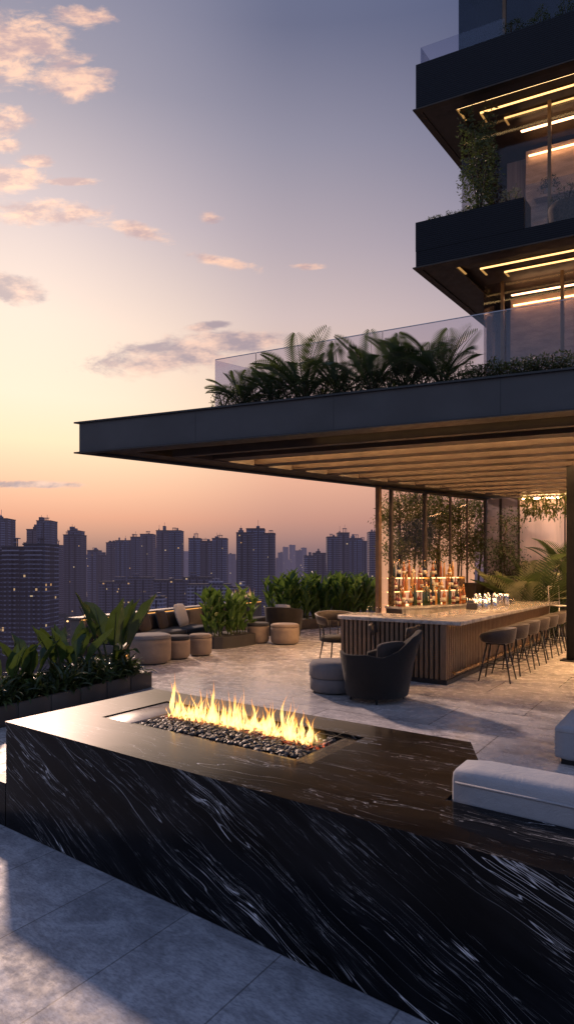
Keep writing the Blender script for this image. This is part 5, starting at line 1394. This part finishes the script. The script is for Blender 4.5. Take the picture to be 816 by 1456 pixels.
# far hazy skyline
rnd = random.Random(77)
def simple_block(name, label, cat, x, y, w_, dp, h, m, group, roofm):
    o = thing(name, label, cat, (x,y,ZG), 0, group)
    mb = MB(); mb.box(0,w_,0,dp,0,h); mb.build('walls', m, o)
    mb = MB(); mb.box(-.3,w_+.3,-.3,dp+.3,h+.01,h+.8); a = rnd.uniform(.1,.6); mb.box(w_*a,w_*a+max(2,w_*.2),dp*.2,dp*.6,h+.81,h+rnd.uniform(2.5,4.5)); mb.build('roof', roofm, o); return o
farpx = [(395,402,786),(402,410,778),(411,420,775),(420,430,783),(438,446,790),(322,334,788),(258,268,784),(116,124,792),(217,223,780),(392,396,794),(60,70,770),(300,312,790),(145,152,790),(428,436,779),(470,480,784),(505,512,782)]+[(x_, x_+rnd.uniform(5,13), rnd.uniform(784,800)) for x_ in [118,127,140,176,196,206,214,226,240,252,262,286,304,318,326,334,346,360,380,386,398,404,413,418,424,432,444,452,460,476,488,500]]
for i, (a, b, y) in enumerate(farpx):
    d = rnd.uniform(1900,4200); h = HE-(y-HZ)/F*d-ZG
    simple_block('far_tower', 'faint hazy tower on the far horizon between the nearer ones', 'building', (a-408)/F*d, d, (b-a)/F*d, 40, h, M['facade_far'], 'faint towers on the far horizon', M['city_roof'])
# low rises among trees
cnt = 0
while cnt < 170:
    d = rnd.uniform(260, 1500); px = rnd.uniform(-20, 545)
    h = rnd.choice([8,10,12,15,18,24,32])*rnd.uniform(.8,1.2); w_ = rnd.uniform(12,34)
    if d < 400: h = min(h, 16)
    x = (px-408)/F*d
    lightc = rnd.random() < .45
    simple_block('low_rise', ('pale' if lightc else 'dark') + ' low building among the trees of the city below', 'building', x, d, w_, rnd.uniform(10,22), h, M['facade_low'] if lightc else M['facade_low2'], ('pale' if lightc else 'dark')+' low buildings in the city below', M['city_roof'])
    cnt += 1
# street lights as small warm globes on poles
def lamp_proto():
    o = thing('street_lamp', 'warm glowing street lamp in the city below', 'street lamp', (0,0,0), 0, 'street lamps in the city below')
    mb = MB(); mb.ring_tube([(0,0,0),(0,0,8),(.6,0,8.6)], [.14,.10,.07], 6); mb.build('pole', M['city_dark'], o)
    mb = MB(); mb.lathe([(.05,0),(.55,.25),(.7,.6),(.45,1.0),(.05,1.15)], 8, (.6,0,8.2)); mb.build('lamp_head', M['beacon'], o); return o
ls = Stock([lamp_proto()])
for i in range(90):
    d = rnd.uniform(280,1150); px = rnd.uniform(0,535)
    ls.put(0, ((px-408)/F*d, d, ZG+rnd.choice([0,0,4])), rnd.uniform(0,6), d/520*rnd.uniform(.8,1.5))
# tree masses
mb = MB(); ico2 = bmesh.new(); bmesh.ops.create_icosphere(ico2, subdivisions=2, radius=1); ico2.verts.ensure_lookup_table()
IV2 = [v.co.copy() for v in ico2.verts]; IF2 = [[v.index for v in f.verts] for f in ico2.faces]; ico2.free()
for i in range(900):
    d = 200+1500*rnd.random()**1.5; px = rnd.uniform(-30,560); r_ = rnd.uniform(3.5,8); c = Vector(((px-408)/F*d, d, ZG+r_*.8)); sd_ = rnd.uniform(0,99)
    mb.add([c+Vector((p.x*r_*1.25,p.y*r_*1.25,p.z*r_))*(1+.35*mnoise.noise(p*2.2+Vector((sd_,0,0)))) for p in IV2], IF2)
o = mb.build('city_trees', M['city_tree'], recalc=False); tag(o, 'dark mass of trees between the low buildings of the city below', 'trees', kind='stuff')
hl = MB(); 
ridge = [Vector((-7000+14000*i/80, 9000+600*math.sin(i), ZG)) for i in range(81)]; ridge2 = [p+Vector((0,300,90+70*mnoise.noise(Vector((p.x*.0006,1,0)))+30*mnoise.noise(Vector((p.x*.003,3,0))))) for p in ridge]
hl.strip(ridge, ridge2); o = hl.build('hills', M['city_ground']); tag(o, kind='structure')
# distant burner flames on the terrace ledge
rnd = random.Random(44)
cs.tidy(); us.tidy(); bs.tidy(); ps.tidy(); ss_.tidy(); ts.tidy()
sp = [(7.2+.045*i+rnd.uniform(-.02,.02), .14+rnd.uniform(-.03,.03), .0, rnd.uniform(.15,.45), rnd.uniform(.012,.024)) for i in range(34)]
bt = thing('fire_trough', 'long low fire trough on the far end of the parapet ledge', 'fire trough', Pp(7.1,-.14,.912), RZP)
mb = MB(); mb.box(0,1.7,-.09,.09,0,.10); mb.build('trough', M['black_metal'], bt, bevel=.005)
M['flame_far'] = flame_mat('far_flame', .28)
fo = flame_mesh('fire', [(a-7.1,b-.14,.10,h,r) for (a,b,z,h,r) in sp], M['flame_far'], seed=8); fo.location = Pp(7.1,-.14,.912); fo.rotation_euler = (0,0,RZP)
tag(fo, 'small dim orange flames far off on the parapet ledge before the skyline', 'fire')
